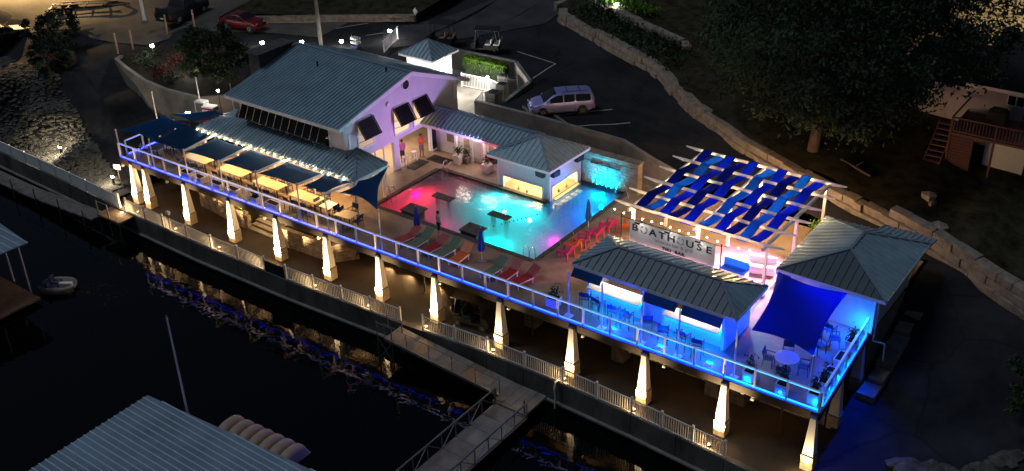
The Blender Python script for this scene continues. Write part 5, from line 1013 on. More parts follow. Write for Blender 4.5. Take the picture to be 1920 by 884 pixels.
b = MB(); b.grid(hull); b.build('hull', M['black'], bt, local=True, smooth=True); b = MB(); b.slab([(.1,-.4,.68),(.1,.4,.68),(-.15,.36,1.0),(-.15,-.36,1.0)],(.02,0,.0)); b.build('windscreen', M['glass_dark'], bt, local=True); b = MB(); b.box(-.9,-.5,-.35,.35,.4,.75); b.build('seat', M['tan_canvas'], bt, local=True); P = [[(-1.1+1.2*u, .62*(v-.5)*2, 1.55+.25*sin(pi*v)) for v in np.linspace(0,1,7)] for u in np.linspace(0,1,4)]; b = MB(); b.grid(P); b.build('canopy', M['tan_canvas'], bt, local=True, smooth=True)
for s in (-.55,.55): b = MB(); b.tube((-.5,s,.6),(-.5,s*.9,1.6),.02); b.build('canopy_post', M['steel'], bt, local=True)
fp = thing('dock_mast', 'tall slender pole rising from the foreground dock', 'pole', (-37.6,23.45,-4.7)); b = MB(); b.tube((-37.6,23.45,-4.7),(-37.6,23.45,5.0),.07,.04,8); b.build('mast', M['white'], fp); b = MB(); b.lathe([(.06,0),(.02,.08)],(-37.6,23.45,5.0),8); b.build('cap', M['steel'], fp)
dl = thing('side_dock', 'small dock with blue grey metal roof at the left water edge', 'dock', (-62,27.5,-4.5))
rf = MB().bar((-61.2,29.35,-1.25),(-61,22,-1.25),.08,.15).build('roof', M['steel'], dl)
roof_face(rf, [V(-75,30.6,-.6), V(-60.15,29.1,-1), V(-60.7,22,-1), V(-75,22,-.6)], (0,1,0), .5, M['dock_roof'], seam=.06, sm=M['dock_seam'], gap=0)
for x, y in ((-60.5,28.6),(-60.7,26.4),(-63,28.9),(-65,29)): b = MB(); b.tube((x,y,-6),(x,y,-1.15),.06,.06,8); b.build('post', M['white'], dl)
for i in range(8): b = MB(); b.box(-68+i*1.12,-68+i*1.12+1.1,25.4,28.4,-4.45,-4.3); b.build('deck_board', M['wood'], dl)
pbt = thing('pedal_boat', 'white pedal boat with blue seat tied beside the small dock', 'boat', (-59.6,30.0,-4.7), .62)
P = []
for u in np.linspace(0,1,11): w_ = .86*(1-abs(2*u-1)**3.2*.55); P.append([(2.3*(u-.5), w_*s, h) for s, h in ((-.8,-.05),(-1,.25),(-.95,.42),(-.7,.44),(-.6,.2),(.6,.2),(.7,.44),(.95,.42),(1,.25),(.8,-.05))])
b = MB(); b.grid(P); b.build('hull', M['concrete'], pbt, local=True, smooth=True)
for s, m in ((-.32,'chair_blue'),(.32,'chair_blue')): b = MB(); b.box(-.45,.05,s-.26,s+.26,.22,.4); b.box(-.6,-.45,s-.26,s+.26,.3,.75); b.build('seat', M[m], pbt, local=True)
b = MB(); b.box(.1,.95,-.12,.12,.2,.48); b.build('console', M['white'], pbt, local=True); 
for x, y in ((.5,-.33),(.5,.33)): b = MB(); b.lathe([(.2,0),(.2,.02)],(x,y,.215),10); b.build('foot_well', M['black'], pbt, local=True)
rfd = MB(); rnd = random.Random(5)
def rocks(n, fn, lo, hi, seed):
    rn = random.Random(seed); b = MB()
    base = MB().sphere((0,0,0),1,6)
    for _ in range(n):
        x, y, z = fn(rn); s = rn.uniform(lo,hi); sq = (rn.uniform(.7,1.3),rn.uniform(.7,1.3),rn.uniform(.45,.8)); a = rn.uniform(0,6.28)
        vs = []
        for p in base.v: k = rn.uniform(.8,1.15)*s; px, py = p[0]*sq[0]*k, p[1]*sq[1]*k; vs.append((x+px*cos(a)-py*sin(a), y+px*sin(a)+py*cos(a), z+p[2]*sq[2]*k))
        b.add(vs, base.f)
    return b
def bank(r):
    while True:
        x = r.uniform(-96,-65.5); t = r.random(); y0 = poly_at(SEA,x)+.7; y1 = y0+min(6.5, 1.2+(-65-x)*.32); y = y0+(y1-y0)*t
        return x, y, hlot(x,y)+.02
o = rocks(4200, bank, .1, .26, 3).build('rock_bank', M['rock']); tag(o, 'loose grey riprap stones covering the bank above the pale fence', 'rocks', kind='stuff')
def spit(r): x = r.uniform(-58.6,-54.5); return x, 31.3+r.uniform(-1.2,1.2)+(x+56.5)*.12, -4.77
o = rocks(420, spit, .05, .16, 9).build('sunken_rocks', M['soil']); tag(o, 'low dark rubble breaking the water surface beside the pedal boat', 'rocks', kind='stuff')
for i, (x, y, tx) in enumerate(((-73.9,40.2,'bright bollard lamp on the rock bank'),(-66.2,39.4,'bright bollard lamp at the foot of the rock bank by the small sign'))):
    z = hlot(x,y); o = thing('bollard_lamp', tx, 'lamp', (x,y,z)); b = MB(); b.tube((0,0,0),(0,0,.75),.09); b.build('shaft', M['dark_metal'], o, local=True); b = MB(); b.lathe([(.1,0),(.1,.12)],(0,0,.75),10); b.build('lens', M['lamp_head'], o, local=True); b = MB(); b.lathe([(.14,0),(.05,.06)],(0,0,.87),10); b.build('cap', M['dark_metal'], o, local=True); light('bollard_light', 'POINT', (x-.25,y-.2,z+.95), 150 if i == 0 else 80, (1,.88,.62), .08)
o = thing('bank_sign', 'small white sign on a post by the lower bollard lamp', 'sign', (-66.6,40.2,hlot(-66.6,40.2)),.3); b = MB(); b.bar((0,0,0),(0,0,1.3),.05); b.build('post', M['wood'], o, local=True); b = MB(); b.box(-.3,.3,-.03,0,.95,1.35); b.build('board', M['white'], o, local=True); b = MB(); b.box(-.22,.22,-.035,-.031,1.05,1.25); b.build('notice', M['ink_grey'], o, local=True)
# ================================================================ ROADSIDE STONE WALL
rs = thing('roadside_wall', 'curving wall of big pale stone blocks along the road below the lawn', 'wall', (-26,61,1))
pts = [(x, y-.15, hlot(x,y)-.12, n) for (x, y), n in zip(SL[:12], (1,2,2,2,2,2,2,2,3,3,3,3))]
block_wall(rs, pts, 3, .5, .75, .9, 1.9, M['stone'], .09, 'stone_block', taper=.1)
block_wall(rs, [(-51.6,75.4,hlot(-51.5,75.4)-.1,2),(-50.5,78,2.6,2),(-46,81,2.7,2)], 2, .45, .6, .6, 1.2, M['stone'], .1, 'stone_block')
rt = thing('terrace_stone_wall', 'short upper wall of stone blocks in the planted slope above the road bend', 'wall', (-42,74,3.2)); block_wall(rt, [(-48,76,3.1,1),(-42.5,73.5,3.1,2),(-37.5,71.4,3.0,2),(-36.8,70.6,3.0,2)], 2, .45, .6, .7, 1.4, M['stone'], .08, 'stone_block')
sd = thing('ramp_stone_edge', 'stepped row of stone blocks beside the pavilion end', 'wall', (-12.4,50,-2)); 
for i in range(7):
    y = 54.2-i*1.25; z = -.75-i*.3; b = MB(); b.box(-12.75+random.uniform(-.1,.1),-11.95+random.uniform(-.1,.1),y-1.2,y,-3.2,z+random.uniform(-.08,.08)); b.build('stone_block', M['stone'], sd, bevel=.05)
for i, (x, y, s) in enumerate(((-14.8,60.8,.55),(-13.2,57.9,.6),(-14.4,60.3,.3))):
    z = hlawn(x,y); o = rocks(1, lambda r: (0,0,0), s, s, 60+i).build('lawn_boulder', M['stone']); o.location = (x,y,z+.1); tag(o, ('pale boulder on the lawn before the house','boulder just above the roadside wall on the dark lawn','small stone beside the pale lawn boulder')[i], 'boulder')
lg = thing('fallen_log', 'fallen pale log on the lawn near the big tree', 'log', (-19.6,61.6,2)); b = MB(); z = hlawn(-19.6,61.2); b.tube((-20.6,61.6,z+.1),(-18.4,60.9,hlawn(-18.4,60.9)+.1),.12,.08,8); b.build('trunk', M['bark'], lg); b = MB(); b.tube((-19.5,61.3,z+.12),(-19.2,61.7,z+.3),.05,.02,6); b.build('branch_stub', M['bark'], lg)
# parking stripes
for i, (a, c) in enumerate((((-39.6,57.55),(-37.0,60.9)),((-37.5,56.7),(-34.75,59.6)),((-44.8,62.2),(-44.9,65.4)),((-44.9,65.4),(-49,66)),((-66,60.6),(-63.5,64.4)),((-62,62.4),(-60,65.4)),((-58.5,64.6),(-56.8,67)))):
    p, q = V(*a,hlot(*a)+.02), V(*c,hlot(*c)+.02); d = (q-p).normalized(); nn = V(-d.y,d.x,0)*.06; N = 8; P = []
    for k in range(N+1): c_ = p+(q-p)*(k/N); z = hlot(c_.x,c_.y)+.03; P.append([(c_.x-nn.x,c_.y-nn.y,z),(c_.x+nn.x,c_.y+nn.y,z)])
    b = MB(); b.grid(P); struct(b.build('parking_stripe', M['stripe']))
# ================================================================ VEHICLES
VAN = dict(R=[(-1,.98),(-.985,1.3),(-.93,1.58),(-.84,1.68),(-.5,1.73),(-.1,1.74),(.16,1.7),(.3,1.58),(.45,1.34),(.6,1.08),(.74,1.0),(.88,.9),(.96,.76),(1,.56)], belt=1.02, win=((-.86,-.4),(-.36,-.04),(.0,.4)), ws=(.19,.6), wd=.95)
SEDAN = dict(R=[(-1,.7),(-.97,.93),(-.85,.98),(-.7,1.05),(-.58,1.25),(-.42,1.4),(-.15,1.44),(.05,1.41),(.2,1.28),(.42,1.0),(.6,.93),(.85,.84),(.95,.72),(1,.52)], belt=.93, win=((-.56,-.32),(-.28,.0),(.04,.3)), ws=(.08,.4), wd=.9)
TRUCK = dict(R=[(-1,.85),(-.98,1.08),(-.6,1.1),(-.3,1.1),(-.24,1.45),(-.18,1.76),(.0,1.82),(.12,1.78),(.24,1.5),(.36,1.14),(.5,1.1),(.85,1.02),(.96,.88),(1,.6)], belt=1.1, win=((-.2,.0),(.03,.26)), ws=(.13,.35), wd=.97)
def car(name, label, cat, loc, rz, paint, shape, L=4.9, Wd=1.9, rack=True, sc=1, group=None):
    o = thing(name, label, cat, loc, rz, group); o.scale = (sc,sc,sc); h = L/2; w = Wd/2; RR = shape['R']; belt = shape['belt']
    R = lambda u: poly_at(RR, u); wid = lambda u: w*(1-.16*max(0,(abs(u)-.72)/.28)**2)
    def side(u, v):
        r = R(u); b = min(belt, r-.05); t = min(1, max(0,(r-b)/.72)); return (u*h, wid(u)*(.985-.2*t*v), b+(r-.07-b)*v)
    us = sorted(set([p[0] for p in RR]+[-.9,-.7,-.3,0,.1,.37,.52,.67,.8,.92])); P = []
    for u in us:
        r = R(u); b = min(belt, r-.05); ww = wid(u); zb = .22+.25*max(0,(abs(u)-.86)/.14); top = side(u,1)
        half = [(0,zb),(ww*.86,zb),(ww*.99,zb+.14),(ww,min(b,.62)),(ww*.985,b),(top[1],top[2]),(top[1]*.9,r-.015),(top[1]*.5,r+.01),(0,r+.02)]
        P.append([(u*h,-y,z) for y, z in half]+[(u*h,y,z) for y, z in reversed(half[1:-1])]+[(u*h,0,zb)])
    b_ = MB(); b_.grid(P); n = len(P[0]); b_.f += [tuple(range(n-1)), tuple(reversed(range(len(b_.v)-n, len(b_.v)-1)))]; bo = b_.build('body', paint, o, local=True, smooth=True)
    em = bo.modifiers.new('e','EDGE_SPLIT'); em.split_angle = radians(52)
    for s in (-1,1):
        for a, c in shape['win']:
            G = [[(lambda q: (q[0], s*(q[1]+.012), q[2]))(side(a+(c-a)*i/6, .07+.84*k/3)) for k in range(4)] for i in range(7)]; g = MB(); g.grid(G); g.build('side_window', M['glass_dark'], o, local=True, smooth=True)
        g = MB(); q = side(shape['ws'][1]-.06,.1); g.sphere((q[0],s*(w+.1),belt+.06),.1,8,(.7,1,.8)); g.build('mirror', paint, o, local=True, smooth=True)
        g = MB(); g.obox((.955*h,s*w*.66,.74 if belt < 1.05 else .86),.16,.36,.14,-s*.45); g.build('headlight', M['chrome'], o, local=True, bevel=.03)
        g = MB(); g.obox((-.985*h,s*w*.82,.86),.07,.16,.36); g.build('tail_light', M['red'], o, local=True, bevel=.02)
        for u in (.3,-.06,-.38): g = MB(); g.bar((u*h,s*(wid(u)+.004),.3),(u*h,s*(wid(u)+.002),belt),.012,.006); g.build('door_seam', M['black'], o, local=True)
        for u in (.05,-.12): g = MB(); g.obox((u*h,s*(w+.012),belt-.16),.2,.03,.04); g.build('door_handle', paint, o, local=True)
        g = MB(); g.bar((-.9*h,s*(w+.006),.55),(.9*h,s*(w+.0),.55),.02,.05); g.build('side_trim', paint, o, local=True)
        if rack: g = MB(); g.bar((-.78*h,s*w*.66,1.8),(.05*h,s*w*.66,1.8),.04,.04); g.build('roof_rail', M['dark_metal'], o, local=True)
        for u in (-.6,.63):
            x = u*h; g = MB(); g.tube((x,s*(w-.3),.36),(x,s*(w+.004),.36),.41,.41,18); g.build('wheel_arch', M['black'], o, local=True); g = MB(); g.tube((x,s*(w-.2),.335),(x,s*(w+.02),.335),.335,.32,20); to = g.build('tyre', M['rubber'], o, local=True); g = MB(); g.tube((x,s*(w+.018),.335),(x,s*(w+.03),.335),.22,.2,14); g.build('rim', M['chrome'], to, local=True)
            for k in range(5): a = k*2*pi/5; g = MB(); g.bar((x,s*(w+.03),.335),(x+.19*cos(a),s*(w+.035),.335+.19*sin(a)),.05,.015); g.build('spoke', M['chrome'], to, local=True)
    a, c = shape['ws']; G = [[((a+(c-a)*i/6)*h, y*side(a+(c-a)*i/6,1)[1]*.9, R(a+(c-a)*i/6)+.022-.025*abs(y)**3+.012) for y in np.linspace(-1,1,9)] for i in range(7)]; g = MB(); g.grid(G); g.build('windscreen', M['glass_dark'], o, local=True, smooth=True)
    g = MB(); g.obox((-.985*h,0,1.3 if belt > 1 else 1.0),.03,Wd*.66,.4 if belt > 1 else .1,0,('Y',.35)); g.build('rear_window', M['glass_dark'], o, local=True)
    for s in (1,-1): g = MB(); g.obox((s*.985*h,0,.42),.14,Wd*.78,.2); g.build('bumper', paint, o, local=True, bevel=.05)
    g = MB(); g.obox((-1.02*h,0,.62),.02,.4,.14); g.build('licence_plate', M['white'], o, local=True); g = MB(); g.obox((.99*h,0,.62),.05,Wd*.4,.12); g.build('grille', M['black'], o, local=True)
    if rack:
        for u in (-.55,-.15): g = MB(); g.bar((u*h,-w*.68,1.82),(u*h,w*.68,1.82),.05,.025); g.build('roof_bar', M['dark_metal'], o, local=True)
    return o
vz = hlot(-39.9,58.4)
car('minivan', 'silver lavender minivan parked nose toward the retaining wall', 'minivan', (-39.75,58.55,vz), radians(224), M['van_paint'], VAN, sc=.92)
pk = thing('parking_block', 'concrete wheel stop in front of the minivan', 'parking block', (-41.6,56.9,hlot(-41.6,57))); b = MB(); b.bar((-42.3,57.5,hlot(-42,57.3)+.08),(-40.9,56.75,hlot(-41,57)+.08),.16,.14); b.build('block', M['concrete'], pk); b = MB(); b.bar((-41.7,57.19,hlot(-42,57.3)+.155),(-41.5,57.08,hlot(-41,57)+.155),.06,.02); b.build('anchor_bolt', M['steel'], pk)
pk2 = thing('parking_block', 'concrete wheel stop in the empty space beside the minivan', 'parking block', (-38.9,56.9,hlot(-39,57))); b = MB(); b.bar((-39.6,57.5,hlot(-39,57.3)+.08),(-38.0,56.7,hlot(-39,57)+.08),.16,.14); b.build('block', M['concrete'], pk2); b = MB(); b.bar((-38.9,57.15,hlot(-39,57.3)+.155),(-38.7,57.05,hlot(-39,57)+.155),.06,.02); b.build('anchor_bolt', M['steel'], pk2)
car('parked_car', 'red car parked at the far side of the lot', 'car', (-71.9,57.9,hlot(-72,58)+.05), radians(12), M['red_paint'], SEDAN, L=4.2, Wd=1.75, rack=False, sc=.92)
car('pickup_truck', 'dark vehicle with pale plate parked deep in the lot', 'truck', (-79.2,57.4,hlot(-79,57)+.05), radians(100), M['black'], TRUCK, L=5.2, Wd=1.95, rack=False)
car('dark_car', 'dark car cut by the frame at the edge of the lit yard', 'car', (-90.6,46.6,hlot(-90.6,46.6)+.08), radians(80), M['dark_metal'], SEDAN, L=4.5, Wd=1.8, rack=False)
def golf_cart(label, loc, rz, seatm):
    o = thing('golf_cart', label, 'golf cart', loc, rz, 'golf carts'); b = MB(); b.box(-1.15,1.15,-.58,.58,.28,.42); b.build('chassis', M['black'], o, local=True, bevel=.03)
    b = MB(); b.slab([(.75,-.56,.42),(1.18,-.5,.42),(1.1,-.5,.78),(.7,-.56,.95)],(0,1.1,0)); b.build('cowl', M['black'], o, local=True); b = MB(); b.box(-1.1,.1,-.57,.57,.42,.66); b.build('rear_body', M['black'], o, local=True)
    for x in (-.25,-.95):
        b = MB(); b.box(x-.22,x+.26,-.52,.52,.66,.78); b.build('seat', seatm, o, local=True, bevel=.03); b = MB(); b.obox((x-.26,0,.98),.1,1.02,.4,0,('Y',-.15)); b.build('seat_back', seatm, o, local=True, bevel=.03)
    for x, s in ((.8,-1),(.8,1),(-1.05,-1),(-1.05,1)): b = MB(); b.bar((x,s*.52,.6),(x*.82,s*.5,1.85),.04); b.build('roof_post', M['dark_metal'], o, local=True)
    b = MB(); b.box(-1.15,.85,-.6,.6,1.85,1.92); b.build('roof', M['black'], o, local=True, bevel=.03)
    b = MB(); b.tube((.55,-.25,.85),(.42,-.25,1.05),.02); b.lathe([(.16,0),(.16,.02)],(.42,-.25,1.05),10); b.build('steering_wheel', M['black'], o, local=True)
    for x in (-.8,.8):
        for s in (-1,1): b = MB(); b.tube((x,s*.42,.24),(x,s*.6,.24),.24,.24,12); to = b.build('wheel', M['rubber'], o, local=True); b = MB(); b.tube((x,s*.59,.24),(x,s*.615,.24),.13,.12,8); b.build('rim', M['chrome'], to, local=True)
golf_cart('dark golf cart with tan seats parked behind the hip roof hut', (-55.2,64.1,hlot(-55,64)+.04), radians(200), M['tan_canvas']); golf_cart('dark golf cart with pale seats parked behind the hedge wall', (-51.1,64.7,hlot(-51,64.7)+.04), radians(205), M['white']); golf_cart('dark golf cart parked on the lower walk under the terrace', (-33.4,40.2,-3.19), radians(10), M['black'])
tl = thing('boat_trailer', 'long dark boat trailer at the top of the lit yard', 'trailer', (-88.5,54,hlot(-88,54)),radians(42))
for s in (-.7,.7): b = MB(); b.bar((-3.2,s,.55),(2.6,s*.9,.55),.1,.14); b.build('frame_rail', M['dark_metal'], tl, local=True)
for x in (-3,-1.5,0,1.5): b = MB(); b.bar((x,-.9,.6),(x,.9,.6),.08,.1); b.build('cross_member', M['dark_metal'], tl, local=True)
for x in (-2.2,-1.4):
    for s in (-1,1): b = MB(); b.tube((x,s*.8,.36),(x,s*1.02,.36),.36,.36,14); to = b.build('wheel', M['rubber'], tl, local=True); b = MB(); b.tube((x,s*1.01,.36),(x,s*1.03,.36),.18,.18,10); b.build('rim', M['steel'], to, local=True)
b = MB(); b.bar((2.6,-.6,.55),(3.8,0,.5),.1); b.bar((2.6,.6,.55),(3.8,0,.5),.1); b.build('tongue', M['dark_metal'], tl, local=True)
for s in (-.4,.4): b = MB(); b.bar((-3,s,.8),(2,s,.8),.12,.08); b.build('bunk', M['wood'], tl, local=True)
# ================================================================ PEOPLE
def capsule(b, p, q, r0, r1): b.tube(p,q,r0,r1,10); b.sphere(p,r0,10); b.sphere(q,r1,10)
def person(label, loc, rz, skin, shirt=None, bottom=None, hair=True, arms=None, h=1.74, feet=((-.1,.02),(.1,-.02))):
    o = thing('person', label, 'person', loc, rz); k = h/1.74; o.scale = (k,k,k); b = MB(); H = [(-.095,0,.93),(.095,0,.93)]
    for (fx, fy_), (hx, hy, hz) in zip(feet, H):
        kn = (fx*.9+hx*.1, fy_*.6-.03, .5); capsule(b,(hx,hy,hz),kn,.085,.058); capsule(b,kn,(fx,fy_+.02,.09),.055,.04); capsule(b,(fx,fy_+.04,.05),(fx*1.15,fy_-.15,.04),.045,.038)
    capsule(b,(0,0,.93),(0,0,1.1),.14,.13); capsule(b,(-.06,0,1.15),(-.07,0,1.36),.12,.11); capsule(b,(.06,0,1.15),(.07,0,1.36),.12,.11); capsule(b,(0,0,1.4),(0,-.01,1.52),.06,.055)
    b.sphere((0,-.02,1.63),.105,12,(.86,.98,1.15)); b.sphere((0,-.125,1.615),.018,6,(1,1,1.3)); b.sphere((0,-.05,1.565),.06,8); b.sphere((-.092,-.01,1.62),.022,6); b.sphere((.092,-.01,1.62),.022,6)
    A = arms or (((-.27,.03,1.12),(-.28,-.1,.9)),((.27,.03,1.12),(.28,-.1,.9)))
    for s, (el, ha) in zip((-1,1), A):
        sh = (s*.18,0,1.42); capsule(b,sh,el,.055,.042); capsule(b,el,ha,.04,.03); d = (Vector(ha)-Vector(el)).normalized(); p = Vector(ha)+d*.05; capsule(b,ha,p,.032,.034)
        sd = d.cross(V(0,1,0)); sd = sd.normalized() if sd.length > .1 else V(1,0,0)
        for i in range(4): q = p+sd*(i-1.5)*.02; capsule(b,q,q+d*(.06-.008*abs(i-1.2))+V(0,-.015,0),.012,.009)
        capsule(b,Vector(ha)+V(-s*.02,-.02,0),Vector(ha)+d*.05+V(-s*.03,-.05,0),.012,.01)
    bo = b.build('body', skin, o, local=True, smooth=True); m = bo.modifiers.new('r','REMESH'); m.mode = 'VOXEL'; m.voxel_size = .016; m.use_smooth_shade = True; s = bo.modifiers.new('s','SMOOTH'); s.factor = .5; s.iterations = 3
    if hair: c = MB(); c.sphere((0,.005,1.665),.112,12,(.9,1.0,1.0)); c.v = [(x,y,max(z,1.60+(.06 if y < -.05 else 0))) for x,y,z in c.v]; c.build('hair', M['hair'], o, local=True, smooth=True)
    if shirt:
        c = MB(); capsule(c,(0,0,.98),(0,0,1.12),.155,.145); capsule(c,(-.06,0,1.12),(-.075,0,1.37),.135,.12); capsule(c,(.06,0,1.12),(.075,0,1.37),.135,.12)
        for s_, (el, ha) in zip((-1,1), A): e = Vector((s_*.18,0,1.42)).lerp(Vector(el),.6); capsule(c,(s_*.18,0,1.42),e,.068,.064)
        so_ = c.build('shirt', shirt, o, local=True, smooth=True); m = so_.modifiers.new('r','REMESH'); m.mode = 'VOXEL'; m.voxel_size = .018; m.use_smooth_shade = True
    if bottom:
        c = MB(); capsule(c,(0,0,.9),(0,0,1.0),.15,.15)
        for (fx, fy_), (hx, hy, hz) in zip(feet, H): capsule(c,(hx,hy,hz),(fx*.7+hx*.3,fy_*.5,.56),.1,.085)
        so_ = c.build('shorts', bottom, o, local=True, smooth=True); m = so_.modifiers.new('r','REMESH'); m.mode = 'VOXEL'; m.voxel_size = .018; m.use_smooth_shade = True
    return o
person('person in dark swim shorts standing on the pool edge with bare back', (-37.9,42.75,0), radians(150), M['skin'], None, M['shorts'], h=1.72, feet=((-.12,.1),(.12,-.08)), arms=(((-.27,.02,1.14),(-.26,-.14,.94)),((.27,.05,1.13),(.3,-.02,.9))))
person('person in an orange shirt and dark shorts standing in the open doorway', (-46.05,50.7,0.02), radians(80), M['skin_dark'], M['shirt_orange'], M['shorts_grey'], arms=(((-.24,-.12,1.15),(-.12,-.32,1.2)),((.25,-.1,1.14),(.12,-.3,1.18))))
person('person in a pink shirt at the white stools inside the doorway', (-46.6,49.35,0.02), radians(-100), M['skin'], M['shirt_pink'], M['shorts'], h=1.68)
for i, (x, y) in enumerate(((-46.0,48.95),(-46.05,49.9))):
    o = thing('bar_stool', ('tall white stool nearest the doorway pillar','tall white stool beside the person in orange')[i], 'stool', (x,y,0)); b = MB(); b.lathe([(.18,.7),(.18,.75)], n=12); b.build('seat', M['white'], o, local=True)
    for a in range(4): b = MB(); b.bar((.2*cos(a*pi/2+.8),.2*sin(a*pi/2+.8),0),(.13*cos(a*pi/2+.8),.13*sin(a*pi/2+.8),.7),.035); b.build('leg', M['white'], o, local=True)
    b = MB(); b.bar((-.14,-.14,.25),(.14,-.14,.25),.03); b.bar((-.14,.14,.25),(.14,.14,.25),.03); b.build('foot_rest', M['white'], o, local=True)
for nm, tx, (x0,x1,y0,y1) in (('floor_mat','dark grid doormat before the open doorway',(-46.0,-45.1,48.8,50.4)),('floor_mat','black doormat before the folded glass doors',(-45.6,-43.9,50.6,51.5))):
    o = thing(nm, tx, 'doormat', (x0,y0,0)); b = MB(); b.box(x0,x1,y0,y1,.004,.02); b.build('mat', M['black'], o)
    for i in range(5): b = MB(); xx = x0+(x1-x0)*(i+.5)/5; b.box(xx-.02,xx+.02,y0+.05,y1-.05,.021,.028); b.build('rib', M['dark_metal'], o)
for i, (x, y) in enumerate(((-43.35,51.4),(-40.85,51.35),(-42.95,51.75))):
    h = .6 if i < 2 else .45; o = thing('potted_plant', ('white cube planter with round leafy plant by the glass doors','white cube planter with round leafy plant near the pool bar','grey pot with tall plant behind the first cube planter')[i], 'planter', (x,y,0)); b = MB(); b.frust(0,0,0,h,.5,.6); b.build('pot', M['white'] if i < 2 else M['concrete'], o, local=True); leaf_cloud(240, lambda r: (r.gauss(0,.15),r.gauss(0,.15),h+.35+r.gauss(0,.15)), .06, 70+i).build('foliage', M['leaf'], o, local=True); b = MB(); b.tube((0,0,h-.1),(0,0,h+.4),.03); b.build('stem', M['bark'], o, local=True)
# ================================================================ TREES AND GARDEN
def tree(name, label, base, rad, ch, n_clumps, leaves, size, m, trunk_r, seed, group=None, zc=None, lean=(0,0)):
    r = random.Random(seed); o = thing(name, label, 'tree', base, 0, group); zc = zc or ch*1.1; t = MB()
    pts = [V(0,0,-.3), V(lean[0]*.3,lean[1]*.3,zc*.35), V(lean[0]*.7,lean[1]*.7,zc*.8), V(lean[0],lean[1],zc*1.2)]
    for i, (a, b) in enumerate(zip(pts, pts[1:])): t.tube(a, b, trunk_r*(1-i*.28), trunk_r*(1-(i+1)*.28), 9)
    cl = []
    for i in range(n_clumps):
        while True:
            p = V(r.uniform(-1,1),r.uniform(-1,1),r.uniform(-1,1))
            if .25 < p.length < 1: break
        p = p*(.55+.45*p.length)/max(.01,p.length)*p.length**.4; cl.append(V(lean[0]+p.x*rad*(1+.15*sin(3*atan2(p.y,p.x))), lean[1]+p.y*rad, zc+p.z*ch))
    for c in cl[::max(1, n_clumps//26)]:
        a = pts[1].lerp(pts[3], r.uniform(.1,.9)); mid = a.lerp(c,.5)+V(0,0,.05*rad); t.tube(a,mid,trunk_r*.3,trunk_r*.18,6); t.tube(mid,c,trunk_r*.18,trunk_r*.06,6)
    t.build('trunk', M['bark'], o, local=True, smooth=True); b = MB(); sp = rad*.15
    for c in cl:
        q = sp*r.uniform(.6,1.3)
        for _ in range(leaves):
            p = c+V(r.gauss(0,.5),r.gauss(0,.5),r.gauss(0,.36))*q; s = size*r.uniform(.6,1.4); a = V(r.gauss(0,1),r.gauss(0,1),r.gauss(.6,.8)).normalized(); e = a.orthogonal().normalized(); e.rotate(Matrix.Rotation(r.uniform(0,6.28),3,a)); f = a.cross(e)
            b.add([p-e*s,p+f*s*.45,p+e*s,p-f*s*.45],[(0,1,2,3)])
    b.build('crown', m, o, local=True); return o
tree('oak_tree', 'huge dark spreading tree on the lawn above the road', (-22.6,61.9,hlawn(-22.6,61.9)), 9.4, 6.4, 300, 250, .15, M['leaf_dark'], .4, 11, zc=7.6, lean=(-.4,3.0))
tree('oak_tree', 'dark tree crown behind the huge one near the lit lane', (-31,80,hlawn(-31,80)), 7.5, 5, 90, 130, .24, M['leaf_dark'], .35, 12, zc=7.0)
tree('oak_tree', 'dark tree standing beyond the house roof', (-12,84,hlawn(-12,84)), 6, 4.5, 70, 120, .24, M['leaf_dark'], .35, 13, zc=7.5)
tree('garden_tree', 'round dark tree in the garden bed behind the chimney', (-66.2,49.9,1.2), 2.8, 2.2, 80, 220, .11, M['leaf_dark'], .16, 14, zc=2.9)
tree('shore_tree', 'dark tree at the lower right shore rocks', (-4.9,47.6,-3), 1.9, 2.0, 60, 130, .12, M['leaf'], .14, 15, zc=3.0)
for i, (x, y, rr_, hh) in enumerate(((-84.2,47.6,2.3,1.7),(-81.6,45.4,1.7,1.3))):
    tree('dark_bush', ('big dark evergreen bush at the bend of the ramp','lower dark bush above the rock bank')[i], (x,y,hlot(x,y)), rr_, hh, 40, 160, .12, M['leaf_dark'], .12, 30+i, zc=hh*.9)
gb = MB(); gpl = [(-78.4,49.4),(-75.8,48.5),(-72.1,47.5),(-69,47.2),(-65.2,47.5),(-63.5,50),(-65,54.5),(-72,55.5),(-78,54)]; gb.prism(gpl, -2, 1.05); struct(gb.build('garden_bed', M['soil']))
gwl = thing('garden_wall', 'curved pale concrete wall around the garden bed', 'wall', (-72,47.5,0)); wall_run(gwl, [(-78.9,50.2,-1.2,1.2),(-78.5,49.3,-1.2,1.25),(-75.8,48.35,-1.6,1.3),(-72.1,47.35,-1.9,1.3),(-69,47.05,-2,1.3),(-65.2,47.35,-2,1.3),(-63.2,49.5,-2,1.3)], .3, 'wall_panel', M['concrete'])
for i, (x, y, rd) in enumerate(((-76,50.2,.9),(-74.2,49.8,.8),(-72.2,49.2,1.0),(-70.4,48.9,.8),(-73,51.6,1.1),(-76.8,51.8,.8),(-69.3,51.4,.9),(-64.6,55.8,.7),(-62.6,57.6,.6))):
    mm = M['leaf_red'] if i in (2,4) else (M['leaf_bright'] if i in (7,8,6) else M['leaf_dark']); o = thing('garden_shrub', f'{("low dark","reddish","bright green")[0 if mm is M["leaf_dark"] else 1 if mm is M["leaf_red"] else 2]} shrub in the garden behind the restaurant, {ORD[i]} from the ramp', 'shrub', (x,y,1.05 if i < 7 else hlot(x,y)), 0, 'garden shrubs')
    leaf_cloud(260, lambda r: (r.gauss(0,.45)*rd,r.gauss(0,.45)*rd,.15+abs(r.gauss(.2,.25))*rd), .1, 80+i).build('foliage', mm, o, local=True); b = MB(); b.tube((0,0,-.1),(0,0,.3),.05); b.build('stem', M['bark'], o, local=True)
